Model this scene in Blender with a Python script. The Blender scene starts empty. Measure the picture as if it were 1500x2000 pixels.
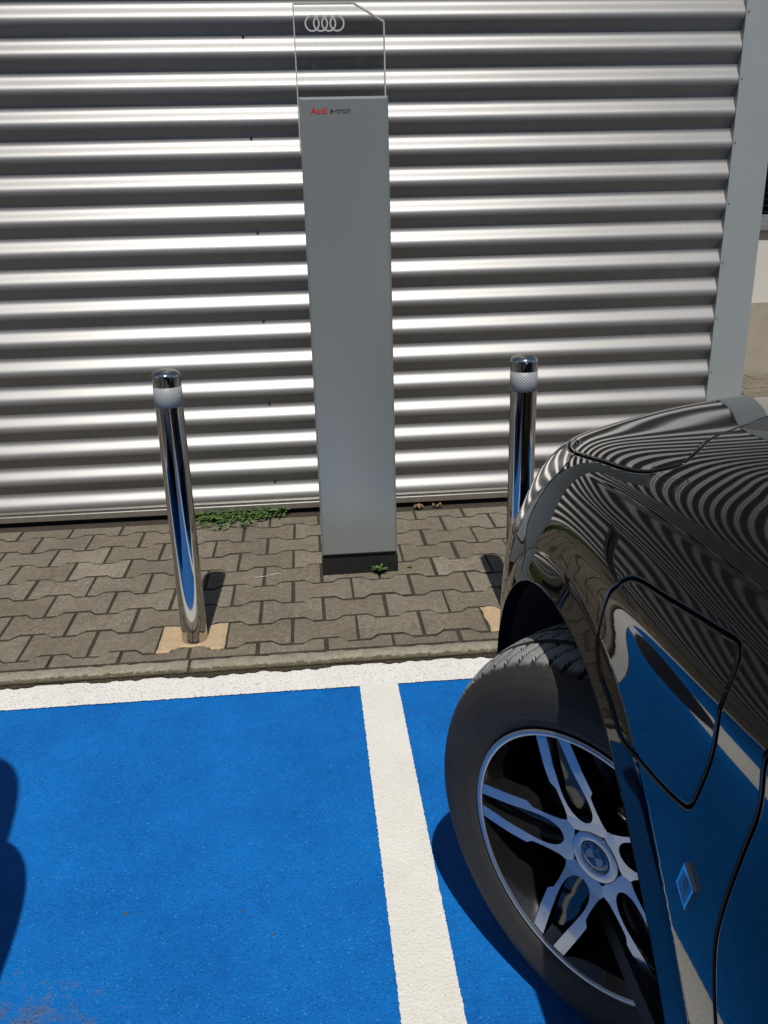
import bpy, bmesh, math, random
import numpy as np
from mathutils import Matrix, Vector
random.seed(7); rng = np.random.default_rng(7)
scene = bpy.context.scene
COL = scene.collection

# ------------------------------------------------------------------ camera
PITCH, YAW, ROLL = 0.3448, 0.0822, -0.0256
cam_loc = Vector((-0.1058, -2.3933, 1.2342))
fwd = Vector((math.sin(YAW)*math.cos(PITCH), math.cos(YAW)*math.cos(PITCH), -math.sin(PITCH)))
rgt = Vector((math.cos(YAW), -math.sin(YAW), 0)); upv = rgt.cross(fwd)
r2 = math.cos(ROLL)*rgt + math.sin(ROLL)*upv
u2 = -math.sin(ROLL)*rgt + math.cos(ROLL)*upv
cd = bpy.data.cameras.new('camera'); cam = bpy.data.objects.new('camera', cd); COL.objects.link(cam)
cam.matrix_world = Matrix(((r2.x, u2.x, -fwd.x, cam_loc.x), (r2.y, u2.y, -fwd.y, cam_loc.y), (r2.z, u2.z, -fwd.z, cam_loc.z), (0, 0, 0, 1)))
cd.sensor_fit = 'VERTICAL'; cd.sensor_height = 36; cd.lens = 1689.09/2000*36
cd.clip_start = 0.02; cd.clip_end = 3000
scene.camera = cam

# ------------------------------------------------------------------ sky, sun, exposure
SUN_EL = math.radians(59.5)
world = bpy.data.worlds.new('World'); scene.world = world; world.use_nodes = True
nt = world.node_tree; bg = nt.nodes['Background']
sky = nt.nodes.new('ShaderNodeTexSky'); sky.sky_type = 'NISHITA'; sky.sun_disc = False
sky.sun_elevation = SUN_EL; sky.sun_rotation = math.radians(183); sky.air_density = 1.0; sky.dust_density = 0.6
nt.links.new(sky.outputs[0], bg.inputs[0]); bg.inputs[1].default_value = 0.075
sl = bpy.data.lights.new('sun', 'SUN'); sl.energy = 4.2; sl.angle = math.radians(0.53); sl.color = (1, .955, .89)
so = bpy.data.objects.new('sun', sl); COL.objects.link(so)
sd = Vector((0.035*math.cos(SUN_EL), math.cos(SUN_EL), -math.sin(SUN_EL)))
so.rotation_euler = sd.to_track_quat('-Z', 'Y').to_euler(); so.location = (-1, -12, 20)
scene.view_settings.view_transform = 'Standard'; scene.view_settings.look = 'None'
scene.view_settings.gamma = 1; scene.view_settings.exposure = -0.15
scene.cycles.use_denoising = True
scene.cycles.max_bounces = 10; scene.cycles.transparent_max_bounces = 12
scene.cycles.caustics_reflective = False; scene.cycles.caustics_refractive = False

# ------------------------------------------------------------------ materials
MATS = {}
def nodes(name):
    m = bpy.data.materials.new(name); m.use_nodes = True; MATS[name] = m
    return m, m.node_tree.nodes, m.node_tree.links, m.node_tree.nodes['Principled BSDF']
def noise(N, L, co, scale, detail=4, rough=.6, vec=None):
    n = N.new('ShaderNodeTexNoise'); n.inputs['Scale'].default_value = scale
    n.inputs['Detail'].default_value = detail; n.inputs['Roughness'].default_value = rough
    L.new(co, n.inputs['Vector']); return n
def ramp(N, L, fac, stops):
    r = N.new('ShaderNodeValToRGB'); e = r.color_ramp.elements
    while len(e) < len(stops): e.new(.5)
    for k, (p, c) in enumerate(stops):
        e[k].position = p; e[k].color = (*c, 1) if len(c) == 3 else c
    L.new(fac, r.inputs[0]); return r
def mix(N, L, a, b, fac, kind='MIX'):
    m = N.new('ShaderNodeMix'); m.data_type = 'RGBA'; m.blend_type = kind
    for s, x in ((6, a), (7, b)):
        if isinstance(x, tuple): m.inputs[s].default_value = (*x, 1)
        else: L.new(x, m.inputs[s])
    if isinstance(fac, (int, float)): m.inputs[0].default_value = fac
    else: L.new(fac, m.inputs[0])
    return m.outputs[2]
def mth(N, L, op, a, b=None, c=None):
    m = N.new('ShaderNodeMath'); m.operation = op
    for k, x in enumerate((a, b, c)):
        if x is None: continue
        if isinstance(x, (int, float)): m.inputs[k].default_value = x
        else: L.new(x, m.inputs[k])
    return m.outputs[0]
def coord(N, kind='Object', scale=None, L=None):
    t = N.new('ShaderNodeTexCoord'); o = t.outputs[kind]
    if scale:
        mp = N.new('ShaderNodeMapping'); mp.inputs['Scale'].default_value = scale; L.new(o, mp.inputs[0]); o = mp.outputs[0]
    return o
def bump(N, L, bsdf, h, strength, dist):
    b = N.new('ShaderNodeBump'); b.inputs['Strength'].default_value = strength; b.inputs['Distance'].default_value = dist
    L.new(h, b.inputs['Height']); L.new(b.outputs[0], bsdf.inputs['Normal'])
def simple(name, col, rough=.5, metal=0., var=.12, scale=30, bmp=0, bscale=200, bdist=.001, coat=0, spec=.5):
    m, N, L, b = nodes(name)
    co = coord(N)
    n = noise(N, L, co, scale)
    lo = tuple(max(0, c*(1-var)) for c in col); hi = tuple(min(1, c*(1+var)) for c in col)
    r = ramp(N, L, n.outputs[0], [(.3, lo), (.7, hi)])
    L.new(r.outputs[0], b.inputs['Base Color'])
    b.inputs['Roughness'].default_value = rough; b.inputs['Metallic'].default_value = metal
    b.inputs['Coat Weight'].default_value = coat; b.inputs['Coat Roughness'].default_value = .02
    b.inputs['Specular IOR Level'].default_value = spec
    if bmp: bump(N, L, b, noise(N, L, co, bscale, 3).outputs[0], bmp, bdist)
    return m
simple('asphalt', (.055, .054, .052), .9, var=.45, scale=160, bmp=.8, bscale=220, bdist=.004)
simple('joint_sand', (.045, .036, .024), .95, var=.5, scale=90, bmp=.8, bscale=300, bdist=.003)
simple('matte_black', (.012, .012, .013), .7, var=.1)
simple('black_plastic', (.012, .013, .014), .35, var=.1)
simple('gap_black', (.002, .002, .002), .9, var=.1)
simple('rail_alu', (.55, .53, .50), .38, 1, var=.08, scale=60)
simple('core_wall', (.10, .10, .10), .8)
simple('plaster_white', (.62, .59, .53), .9, var=.05, scale=8, bmp=.5, bscale=120, bdist=.004)
simple('plaster_beige', (.36, .32, .26), .9, var=.08, scale=8, bmp=.6, bscale=120, bdist=.004)
simple('frame_grey', (.20, .21, .22), .4)
simple('mortar', (.50, .37, .23), .95, var=.14, scale=60, bmp=.8, bscale=260, bdist=.004)
simple('edge_acrylic', (.46, .44, .40), .25, var=.1, scale=50)
simple('etched', (.46, .47, .46), .5, var=.04)
simple('print_red', (.45, .02, .03), .4)
simple('print_black', (.02, .02, .022), .4)
simple('machined_alu', (.50, .52, .55), .33, .9, var=.05, scale=80)
simple('gloss_black', (.010, .010, .011), .12, var=.1, coat=.6)
simple('brake_iron', (.12, .115, .11), .45, .9, var=.2, scale=60)
simple('chrome_trim', (.75, .75, .76), .09, 1, var=.03)
simple('emblem_blue', (.015, .055, .14), .2, var=.05, coat=.5)
simple('emblem_white', (.42, .43, .44), .25, var=.05, coat=.5)
simple('badge_blue', (.05, .16, .42), .15, var=.05, coat=.6)
simple('leaf_green', (.085, .16, .035), .55, var=.45, scale=40)
simple('leaf_dry', (.20, .115, .07), .8, var=.35, scale=60)
def mk_rubber():
    m, N, L, b = nodes('rubber')
    co = coord(N); s = N.new('ShaderNodeSeparateXYZ'); L.new(co, s.inputs[0])
    r2_ = mth(N, L, 'ADD', mth(N, L, 'MULTIPLY', s.outputs[1], s.outputs[1]), mth(N, L, 'MULTIPLY', s.outputs[2], s.outputs[2]))
    rad = mth(N, L, 'SQRT', r2_); n = noise(N, L, co, 60, 5); n2 = noise(N, L, co, 14, 4)
    side = ramp(N, L, n2.outputs[0], [(.3, (.021, .0205, .0195)), (.7, (.034, .033, .031))])
    trd = ramp(N, L, n.outputs[0], [(.3, (.21, .208, .203)), (.7, (.34, .337, .33))])
    k = mth(N, L, 'MULTIPLY_ADD', n.outputs[0], .006, rad)
    f = ramp(N, L, mth(N, L, 'MULTIPLY_ADD', k, 50, -14.95), [(.3, (0, 0, 0)), (.55, (1, 1, 1))])
    L.new(mix(N, L, side.outputs[0], trd.outputs[0], f.outputs[0]), b.inputs['Base Color']); b.inputs['Roughness'].default_value = .72
    bump(N, L, b, noise(N, L, co, 280, 3).outputs[0], .3, .001)
mk_rubber()
simple('rubber_groove', (.012, .012, .012), .8, var=.2)  # dark unworn rubber; its colour also stands in for shade inside the grooves
simple('silver_paint', (.42, .43, .44), .3, .6, var=.05, coat=1)
simple('far_wall', (.16, .16, .155), .85, var=.1, scale=2)
simple('far_glass', (.03, .04, .05), .08, var=.1)
simple('tail_red', (.30, .01, .012), .15, var=.05, coat=.6)
simple('roof_dark', (.06, .06, .06), .8)
simple('smear_white', (.6, .58, .54), .8)

def mk_alu():
    m, N, L, b = nodes('clad_alu')
    co = coord(N)
    a = noise(N, L, coord(N, 'Object', (260, 1, 10), L), 1, 3)
    c = noise(N, L, coord(N, 'Object', (1.3, 1, 3), L), 1, 3)
    d = noise(N, L, co, 70, 4)
    col = ramp(N, L, c.outputs[0], [(.3, (.272, .269, .264)), (.7, (.32, .316, .309))])
    col2 = mix(N, L, col.outputs[0], (.24, .225, .205), mth(N, L, 'MULTIPLY', ramp(N, L, d.outputs[0], [(.56, (0, 0, 0)), (.74, (1, 1, 1))]).outputs[0], .45))
    L.new(col2, b.inputs['Base Color'])
    b.inputs['Metallic'].default_value = .52
    r = mth(N, L, 'MULTIPLY_ADD', a.outputs[0], .08, .365); r = mth(N, L, 'MULTIPLY_ADD', c.outputs[0], .08, r)
    L.new(r, b.inputs['Roughness'])
mk_alu()
def mk_trim():
    m, N, L, b = nodes('trim_grey')
    c = noise(N, L, coord(N), 3, 3)
    col = ramp(N, L, c.outputs[0], [(.3, (.325, .355, .36)), (.7, (.355, .385, .39))])
    L.new(col.outputs[0], b.inputs['Base Color']); b.inputs['Metallic'].default_value = .25; b.inputs['Roughness'].default_value = .45
mk_trim()
def mk_panel():
    m, N, L, b = nodes('charger_silver')
    c = noise(N, L, coord(N), 900, 2); d = noise(N, L, coord(N), 3, 3)
    col = ramp(N, L, c.outputs[0], [(.3, (.27, .298, .298)), (.7, (.305, .332, .332))])
    L.new(col.outputs[0], b.inputs['Base Color']); b.inputs['Metallic'].default_value = .42
    L.new(mth(N, L, 'MULTIPLY_ADD', d.outputs[0], .08, .22), b.inputs['Roughness'])
mk_panel()
def mk_paver():
    m, N, L, b = nodes('paver_concrete')
    co = coord(N, 'Object'); oi = N.new('ShaderNodeObjectInfo')
    wp = N.new('ShaderNodeNewGeometry').outputs['Position']
    big = noise(N, L, wp, 4, 3); mid = noise(N, L, wp, 45, 5); fine = noise(N, L, wp, 300, 2)
    base = ramp(N, L, oi.outputs['Random'], [(0, (.162, .140, .106)), (.3, (.182, .156, .115)), (.5, (.194, .169, .130)), (.85, (.192, .168, .128)), (1, (.255, .225, .175))])
    c = mix(N, L, base.outputs[0], (.115, .099, .075), mth(N, L, 'MULTIPLY', ramp(N, L, big.outputs[0], [(.42, (0, 0, 0)), (.7, (1, 1, 1))]).outputs[0], .6))
    c = mix(N, L, c, ramp(N, L, mid.outputs[0], [(.3, (.72, .71, .70)), (.7, (1.2, 1.2, 1.2))]).outputs[0], .8, 'MULTIPLY')
    c = mix(N, L, c, ramp(N, L, fine.outputs[0], [(.34, (.45, .44, .42)), (.5, (1, 1, 1)), (.68, (2.1, 2.05, 1.9))]).outputs[0], .75, 'MULTIPLY')
    L.new(c, b.inputs['Base Color']); b.inputs['Roughness'].default_value = .9
    h = mth(N, L, 'MULTIPLY_ADD', mid.outputs[0], 1.2, fine.outputs[0])
    bump(N, L, b, h, .7, .0025)
mk_paver()
def mk_kerb():
    m, N, L, b = nodes('kerb_concrete')
    wp = N.new('ShaderNodeNewGeometry').outputs['Position']
    mid = noise(N, L, wp, 30, 5); fine = noise(N, L, wp, 320, 2)
    c = ramp(N, L, mid.outputs[0], [(.3, (.25, .22, .17)), (.7, (.37, .335, .265))])
    sx = N.new('ShaderNodeSeparateXYZ'); L.new(wp, sx.inputs[0]); n3 = noise(N, L, wp, 55, 5, .7)
    k = mth(N, L, 'MULTIPLY_ADD', n3.outputs[0], -.055, sx.outputs[1]); k = mth(N, L, 'MULTIPLY_ADD', k, -60, -12.7)
    c = mix(N, L, c.outputs[0], (.075, .060, .032), ramp(N, L, k, [(.25, (0, 0, 0)), (.8, (.9, .9, .9))]).outputs[0])
    c = mix(N, L, c, ramp(N, L, fine.outputs[0], [(.3, (.5, .5, .5)), (.7, (1.5, 1.5, 1.45))]).outputs[0], .8, 'MULTIPLY')
    L.new(c, b.inputs['Base Color']); b.inputs['Roughness'].default_value = .9
    bump(N, L, b, fine.outputs[0], .8, .003)
mk_kerb()
def mk_moss():
    m, N, L, b = nodes('moss')
    n = noise(N, L, coord(N), 120, 4)
    c = ramp(N, L, n.outputs[0], [(.3, (.018, .014, .008)), (.6, (.05, .042, .018)), (.8, (.07, .07, .03))])
    L.new(c.outputs[0], b.inputs['Base Color']); b.inputs['Roughness'].default_value = .95
    bump(N, L, b, n.outputs[0], 1, .006)
mk_moss()
def mk_roadpaint(name, lo, hi, pit, pits, spark, worn):
    m, N, L, b = nodes(name)
    wp = N.new('ShaderNodeNewGeometry').outputs['Position']
    big = noise(N, L, wp, 3.5, 4); mid = noise(N, L, wp, 38, 4); fine = noise(N, L, wp, 210, 3)
    vor = N.new('ShaderNodeTexVoronoi'); vor.inputs['Scale'].default_value = 130; L.new(wp, vor.inputs['Vector'])
    fac = mth(N, L, 'MULTIPLY_ADD', mid.outputs[0], .35, mth(N, L, 'MULTIPLY', big.outputs[0], .65))
    c = ramp(N, L, fac, [(.36, lo), (.62, hi)]).outputs[0]
    ps = noise(N, L, wp, 260, 2, .5)
    c = mix(N, L, c, pit, mth(N, L, 'MULTIPLY', ramp(N, L, ps.outputs[0], [(pits, (0, 0, 0)), (pits+.05, (1, 1, 1))]).outputs[0], .8))
    if spark:
        sp = noise(N, L, wp, 240, 2, .5)
        c = mix(N, L, c, spark, mth(N, L, 'MULTIPLY', ramp(N, L, sp.outputs[0], [(.655, (0, 0, 0)), (.70, (1, 1, 1))]).outputs[0], .6))
    if worn:
        ds = N.new('ShaderNodeVectorMath'); ds.operation = 'DISTANCE'; L.new(wp, ds.inputs[0]); ds.inputs[1].default_value = (-.85, -2.10, -.01)
        k = mth(N, L, 'SUBTRACT', .95, ds.outputs['Value']); k = mth(N, L, 'MULTIPLY_ADD', k, 1.3, mth(N, L, 'MULTIPLY_ADD', mid.outputs[0], .75, -.35))
        k = mth(N, L, 'MULTIPLY_ADD', big.outputs[0], .5, k)
        g = ramp(N, L, fine.outputs[0], [(.35, (.03, .035, .05)), (.65, (.17, .15, .13))])
        c = mix(N, L, c, g.outputs[0], ramp(N, L, k, [(.40, (0, 0, 0)), (.62, (.85, .85, .85))]).outputs[0])
    L.new(c, b.inputs['Base Color']); b.inputs['Roughness'].default_value = .62
    b.inputs['Specular IOR Level'].default_value = .2
    h = mth(N, L, 'MULTIPLY_ADD', vor.outputs['Distance'], -.45, fine.outputs[0])
    bump(N, L, b, h, .5, .0035)
mk_roadpaint('paint_blue', (.002, .112, .41), (.003, .155, .52), (.002, .045, .19), .625, (.10, .30, .62), True)
mk_roadpaint('paint_white', (.72, .71, .675), (.80, .79, .76), (.10, .085, .065), .615, None, False)
mk_roadpaint('paint_cream', (.69, .68, .63), (.77, .76, .71), (.34, .32, .27), .66, None, False)
def mk_chrome():
    m, N, L, b = nodes('stainless')
    n = noise(N, L, coord(N, 'Object', (60, 60, 2), L), 1, 3)
    b.inputs['Base Color'].default_value = (.52, .508, .49, 1); b.inputs['Metallic'].default_value = 1
    L.new(mth(N, L, 'MULTIPLY_ADD', n.outputs[0], .06, .045), b.inputs['Roughness'])
mk_chrome()
def mk_band():
    m, N, L, b = nodes('reflective_film')
    g = coord(N, 'Object'); s = N.new('ShaderNodeSeparateXYZ'); L.new(g, s.inputs[0])
    an = mth(N, L, 'ARCTAN2', s.outputs[1], s.outputs[0])
    a = mth(N, L, 'MULTIPLY', an, 13); z = mth(N, L, 'MULTIPLY', s.outputs[2], 400)
    w1 = mth(N, L, 'ABSOLUTE', mth(N, L, 'SINE', mth(N, L, 'ADD', a, z)))
    w2 = mth(N, L, 'ABSOLUTE', mth(N, L, 'SINE', mth(N, L, 'SUBTRACT', a, z)))
    k = mth(N, L, 'MINIMUM', w1, w2)
    r = ramp(N, L, k, [(.22, (.60, .61, .62)), (.42, (.17, .19, .21))])
    n = noise(N, L, g, 25, 3)
    c = mix(N, L, r.outputs[0], ramp(N, L, n.outputs[0], [(.3, (.8, .8, .8)), (.7, (1.1, 1.1, 1.1))]).outputs[0], .6, 'MULTIPLY')
    L.new(c, b.inputs['Base Color']); b.inputs['Roughness'].default_value = .45; b.inputs['Metallic'].default_value = .0
mk_band()
def mk_carpaint():
    m, N, L, b = nodes('car_black')
    b.inputs['Base Color'].default_value = (.0035, .0036, .004, 1); b.inputs['Roughness'].default_value = .03
    b.inputs['IOR'].default_value = 1.5; b.inputs['Specular IOR Level'].default_value = .5
    n = noise(N, L, coord(N), 350, 2)
    c = ramp(N, L, n.outputs[0], [(.5, (.005, .005, .0052)), (.75, (.010, .010, .010))])
    L.new(c.outputs[0], b.inputs['Base Color'])
mk_carpaint()
def mk_acrylic():
    m, N, L, b = nodes('acrylic')
    N.remove(b); out = N['Material Output']
    t = N.new('ShaderNodeBsdfTransparent'); t.inputs[0].default_value = (.93, .945, .95, 1)
    g = N.new('ShaderNodeBsdfGlossy'); g.inputs['Roughness'].default_value = .02
    f = N.new('ShaderNodeFresnel'); f.inputs[0].default_value = 1.49
    mx = N.new('ShaderNodeMixShader'); L.new(f.outputs[0], mx.inputs[0]); L.new(t.outputs[0], mx.inputs[1]); L.new(g.outputs[0], mx.inputs[2])
    d = N.new('ShaderNodeBsdfDiffuse'); d.inputs[0].default_value = (.5, .5, .5, 1)
    n = noise(N, L, coord(N), 45, 5); r = ramp(N, L, n.outputs[0], [(.55, (0, 0, 0)), (.85, (.10, .10, .10))])
    m2 = N.new('ShaderNodeMixShader'); L.new(r.outputs[0], m2.inputs[0]); L.new(mx.outputs[0], m2.inputs[1]); L.new(d.outputs[0], m2.inputs[2])
    L.new(m2.outputs[0], out.inputs[0])
mk_acrylic()
def mk_glass_dark():
    m, N, L, b = nodes('lamp_glass')
    n = N.new('ShaderNodeTexWave'); n.inputs['Scale'].default_value = 14; n.inputs['Distortion'].default_value = 4; L.new(coord(N), n.inputs['Vector'])
    r = ramp(N, L, n.outputs[1], [(.35, (.03, .03, .033)), (.6, (.30, .30, .31))])
    L.new(r.outputs[0], b.inputs['Base Color']); b.inputs['Metallic'].default_value = .8; b.inputs['Roughness'].default_value = .22
    b.inputs['Coat Weight'].default_value = 1; b.inputs['Coat Roughness'].default_value = .01
mk_glass_dark()

# ------------------------------------------------------------------ object helpers
def put(o, parent=None):
    COL.objects.link(o)
    if parent is not None: o.parent = parent
    return o
def tag(o, label=None, cat=None, group=None, kind=None):
    if label: o['label'] = label
    if cat: o['category'] = cat
    if group: o['group'] = group
    if kind: o['kind'] = kind
    return o
def empty(name, loc=(0, 0, 0), rz=0, parent=None):
    o = bpy.data.objects.new(name, None); o.empty_display_size = .1; put(o, parent); o.location = loc; o.rotation_euler = (0, 0, rz); return o
def mesh(name, V, F, mat, parent=None, smooth=False, loc=None):
    me = bpy.data.meshes.new(name); me.from_pydata([tuple(map(float, v)) for v in V], [], [tuple(map(int, f)) for f in F]); me.update()
    me.materials.append(MATS[mat])
    if smooth: me.polygons.foreach_set('use_smooth', [True]*len(me.polygons))
    o = put(bpy.data.objects.new(name, me), parent)
    if loc: o.location = loc
    return o
def npmesh(name, V, Q, mat, parent=None, smooth=True):
    """fast quad mesh from numpy arrays"""
    used, inv = np.unique(Q.ravel(), return_inverse=True); V = V[used]; Q = inv.reshape(Q.shape)
    me = bpy.data.meshes.new(name); me.vertices.add(len(V)); me.vertices.foreach_set('co', V.astype(np.float32).ravel())
    me.loops.add(Q.size); me.loops.foreach_set('vertex_index', Q.astype(np.int32).ravel())
    me.polygons.add(len(Q)); me.polygons.foreach_set('loop_start', np.arange(0, Q.size, Q.shape[1], dtype=np.int32))
    me.polygons.foreach_set('loop_total', np.full(len(Q), Q.shape[1], dtype=np.int32))
    me.update(calc_edges=True); me.validate()
    me.polygons.foreach_set('use_smooth', np.full(len(me.polygons), smooth))
    me.materials.append(MATS[mat])
    return put(bpy.data.objects.new(name, me), parent)
def box(name, lo, hi, mat, parent=None, bev=0):
    bm = bmesh.new(); bmesh.ops.create_cube(bm, size=1)
    for v in bm.verts: v.co = Vector(((lo[k]+hi[k])/2 + v.co[k]*(hi[k]-lo[k]) for k in range(3)))
    if bev: bmesh.ops.bevel(bm, geom=bm.edges[:], offset=bev, segments=2, affect='EDGES', profile=.7)
    me = bpy.data.meshes.new(name); bm.to_mesh(me); bm.free(); me.materials.append(MATS[mat])
    return put(bpy.data.objects.new(name, me), parent)
def lathe(name, prof, mat, parent=None, n=64, axis='z', smooth=True, loc=None, closed=False):
    """prof: list of (r, h)"""
    V = []; F = []; k = len(prof)
    for i in range(n):
        a = 2*math.pi*i/n; c, s = math.cos(a), math.sin(a)
        for r, h in prof:
            V.append((r*c, r*s, h) if axis == 'z' else (h, r*c, r*s))
    m = k if closed else k-1
    for i in range(n):
        for j in range(m):
            a = i*k+j; b = i*k+(j+1) % k; c = ((i+1) % n)*k+(j+1) % k; d = ((i+1) % n)*k+j
            F.append((a, d, c, b))
    return mesh(name, V, F, mat, parent, smooth, loc)
def prism(name, pts, y0, y1, mat, parent=None, bev=0):
    """outline in (x,z), extruded from y0 (front) to y1"""
    bm = bmesh.new()
    f = bm.faces.new([bm.verts.new((x, y0, z)) for x, z in pts])
    r = bmesh.ops.extrude_face_region(bm, geom=[f]); bmesh.ops.translate(bm, verts=[v for v in r['geom'] if isinstance(v, bmesh.types.BMVert)], vec=(0, y1-y0, 0))
    bmesh.ops.recalc_face_normals(bm, faces=bm.faces[:])
    if bev: bmesh.ops.bevel(bm, geom=bm.edges[:], offset=bev, segments=2, affect='EDGES')
    me = bpy.data.meshes.new(name); bm.to_mesh(me); bm.free(); me.materials.append(MATS[mat])
    return put(bpy.data.objects.new(name, me), parent)
def text_mesh(name, body, size, mat, parent, mw, bold=0, space=1.0, depth=.0004):
    cu = bpy.data.curves.new(name, 'FONT'); cu.body = body; cu.size = size; cu.extrude = depth; cu.offset = bold; cu.space_character = space
    t = bpy.data.objects.new(name, cu); COL.objects.link(t)
    dg = bpy.context.evaluated_depsgraph_get(); me = bpy.data.meshes.new_from_object(t.evaluated_get(dg))
    bpy.data.objects.remove(t); me.materials.clear(); me.materials.append(MATS[mat]); me.transform(mw)
    o = bpy.data.objects.new(name, me); put(o, parent); return o

# ================================================================== the setting
def sheet(name, x0, x1, y0, y1, z, mat, nx=1, ny=1, jit=0, kind='structure', label=None, cat=None):
    V = []; F = []
    for j in range(ny+1):
        for i in range(nx+1):
            x = x0+(x1-x0)*i/nx; y = y0+(y1-y0)*j/ny
            if jit and i in (0, nx): x += random.gauss(0, jit)
            if jit and j in (0, ny): y += random.gauss(0, jit)
            V.append((x, y, z))
    for j in range(ny):
        for i in range(nx):
            a = j*(nx+1)+i; F.append((a, a+1, a+nx+2, a+nx+1))
    o = mesh(name, V, F, mat); tag(o, label, cat, kind=kind); return o
sheet('ground', -900, 900, -900, 900, -.024, 'asphalt', label='dark asphalt of the parking lot behind the bays', cat='ground')
sheet('bay_paint', -2.50, .0, -2.35, -.315, -.018, 'paint_blue', label='bright blue painted parking bay in front of the left bollard', cat='bay paint')
sheet('bay_paint', .075, 2.58, -2.35, -.315, -.018, 'paint_blue', label='blue painted parking bay under the black car', cat='bay paint')
sheet('painted_line', -6, 6, -.323, -.198, -.014, 'paint_white', 3000, 4, .0011, label='speckled white painted line along the kerb', cat='painted line')
for x, l in ((-.014, 'cream white painted line between the two blue bays'), (-2.53, 'white painted line on the far side of the silver car'), (2.56, 'white painted line on the far side of the black car')):
    sheet('painted_line', x, x+.104, -5.2, -.316, -.0105, 'paint_cream', 4, 1200, .0006, label=l, cat='painted line')
sheet('mortar_bed', -6.2, 6.2, -.21, 1.12, -.0034, 'joint_sand', label='dark sandy bed showing in the joints between pavers', cat='ground')
sheet('mortar_bed', 1.6, 9, 1.12, 3.7, -.012, 'joint_sand', label='dark sandy bed beside the plaster wall', cat='ground')

# ---- pavers: double-T interlocking stones, each one an object
PL, PP, AMP = .2, .1435, .0130
def half_outline(hl, g, cut=None):
    hw, hn = PP/2+AMP-g, PP/2-AMP-g
    xs = [(-hl, hw), (-.062, hw), (-.038, hn), (.038, hn), (.062, hw), (hl, hw)]
    return xs
def paver_mesh(name, lo_cut=None, hi_cut=None, half=None, pat=None):
    hl = PL/2-.0036; g = .0042
    top = half_outline(hl, g); out = [(x, y) for x, y in top] + [(x, -y) for x, y in reversed(top)]
    if half == 'L': out = [(min(x, -.002), y) for x, y in out]
    if half == 'R': out = [(max(x, .002), y) for x, y in out]
    if lo_cut is not None: out = [(x, max(y, lo_cut)) for x, y in out]
    if hi_cut is not None: out = [(x, min(y, hi_cut)) for x, y in out]
    o2 = []
    for q in out:
        if not o2 or math.hypot(q[0]-o2[-1][0], q[1]-o2[-1][1]) > 1e-5: o2.append(q)
    if math.hypot(o2[0][0]-o2[-1][0], o2[0][1]-o2[-1][1]) < 1e-5: o2.pop()
    out = o2
    n = len(out); V = []; cx = sum(x for x, y in out)/n; cy = sum(y for x, y in out)/n
    def ins(d):
        return [(x-math.copysign(min(d, abs(x-cx)), x-cx), y-math.copysign(min(d, abs(y-cy)), y-cy)) for x, y in out]
    for d, z in ((0, -.05), (0, -.0030), (.0020, -.0008), (.006, 0)):
        V += [(x, y, z) for x, y in ins(d)]
    F = []
    for k in range(3):
        for i in range(n):
            j = (i+1) % n; F.append((k*n+j, k*n+i, (k+1)*n+i, (k+1)*n+j))
    F.append(tuple(reversed(range(3*n, 4*n))))
    me = bpy.data.meshes.new(name); me.from_pydata(V, [], F); me.update(); me.materials.append(MATS['paver_concrete']); me.materials.append(MATS['joint_sand'])
    me.polygons.foreach_set('material_index', [1 if i < 2*n else 0 for i in range(len(me.polygons))])
    bm = bmesh.new(); bm.from_mesh(me); bmesh.ops.recalc_face_normals(bm, faces=bm.faces[:]); bm.to_mesh(me); bm.free()
    return me
ME_P = paver_mesh('paver'); ME_LO = paver_mesh('paver_cut', lo_cut=.0085); ME_HI = paver_mesh('paver_cut', hi_cut=.02)
pave = empty('pavement', (0, 0, 0)); tag(pave, 'brown grey interlocking paver strip along the corrugated wall', 'pavement', kind='structure')
ROWS = range(-1, 8)
def stone(i, k): return ((i+.5+(.5 if k % 2 else 0))*PL, k*PP)
rest = []
for k in ROWS:
    for i in range(-31, 31):
        x, y = stone(i, k)
        me = ME_LO if k == -1 else (ME_HI if k == 7 else ME_P)
        yy = y
        if k == 7: me = ME_P if False else ME_HI
        if k == 0 and abs(x-(-.5)) < .05: continue      # mortar patch round the left bollard
        if k == 0 and abs(x-.5) < .05: continue
        rz = random.gauss(0, .006); dz = abs(random.gauss(0, .0008)); jx = random.gauss(0, .0012); jy = random.gauss(0, .001)
        if -2.3 < x < 2.3:
            o = put(bpy.data.objects.new('paver', me), pave); o.location = (x+jx, yy+jy, dz)
            o.rotation_euler = (random.gauss(0, .0035), random.gauss(0, .0025), rz)
        else: rest.append((me, x+jx, yy+jy, dz, rz))
for k in range(8, 25):
    for i in range(8, 40):
        x, y = stone(i, k)
        if x > 1.8 and y < 3.6: rest.append((ME_P, x, y, random.gauss(0, .001), random.gauss(0, .006)))
V = []; F = []
for me, x, y, z, rz in rest:
    c, s = math.cos(rz), math.sin(rz); b = len(V)
    V += [(x+c*v.co.x-s*v.co.y, y+s*v.co.x+c*v.co.y, z+v.co.z) for v in me.vertices]
    F += [tuple(b+q for q in p.vertices) for p in me.polygons]
o = mesh('paver_field', V, F, 'paver_concrete', pave); tag(o, kind='stuff')
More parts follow.
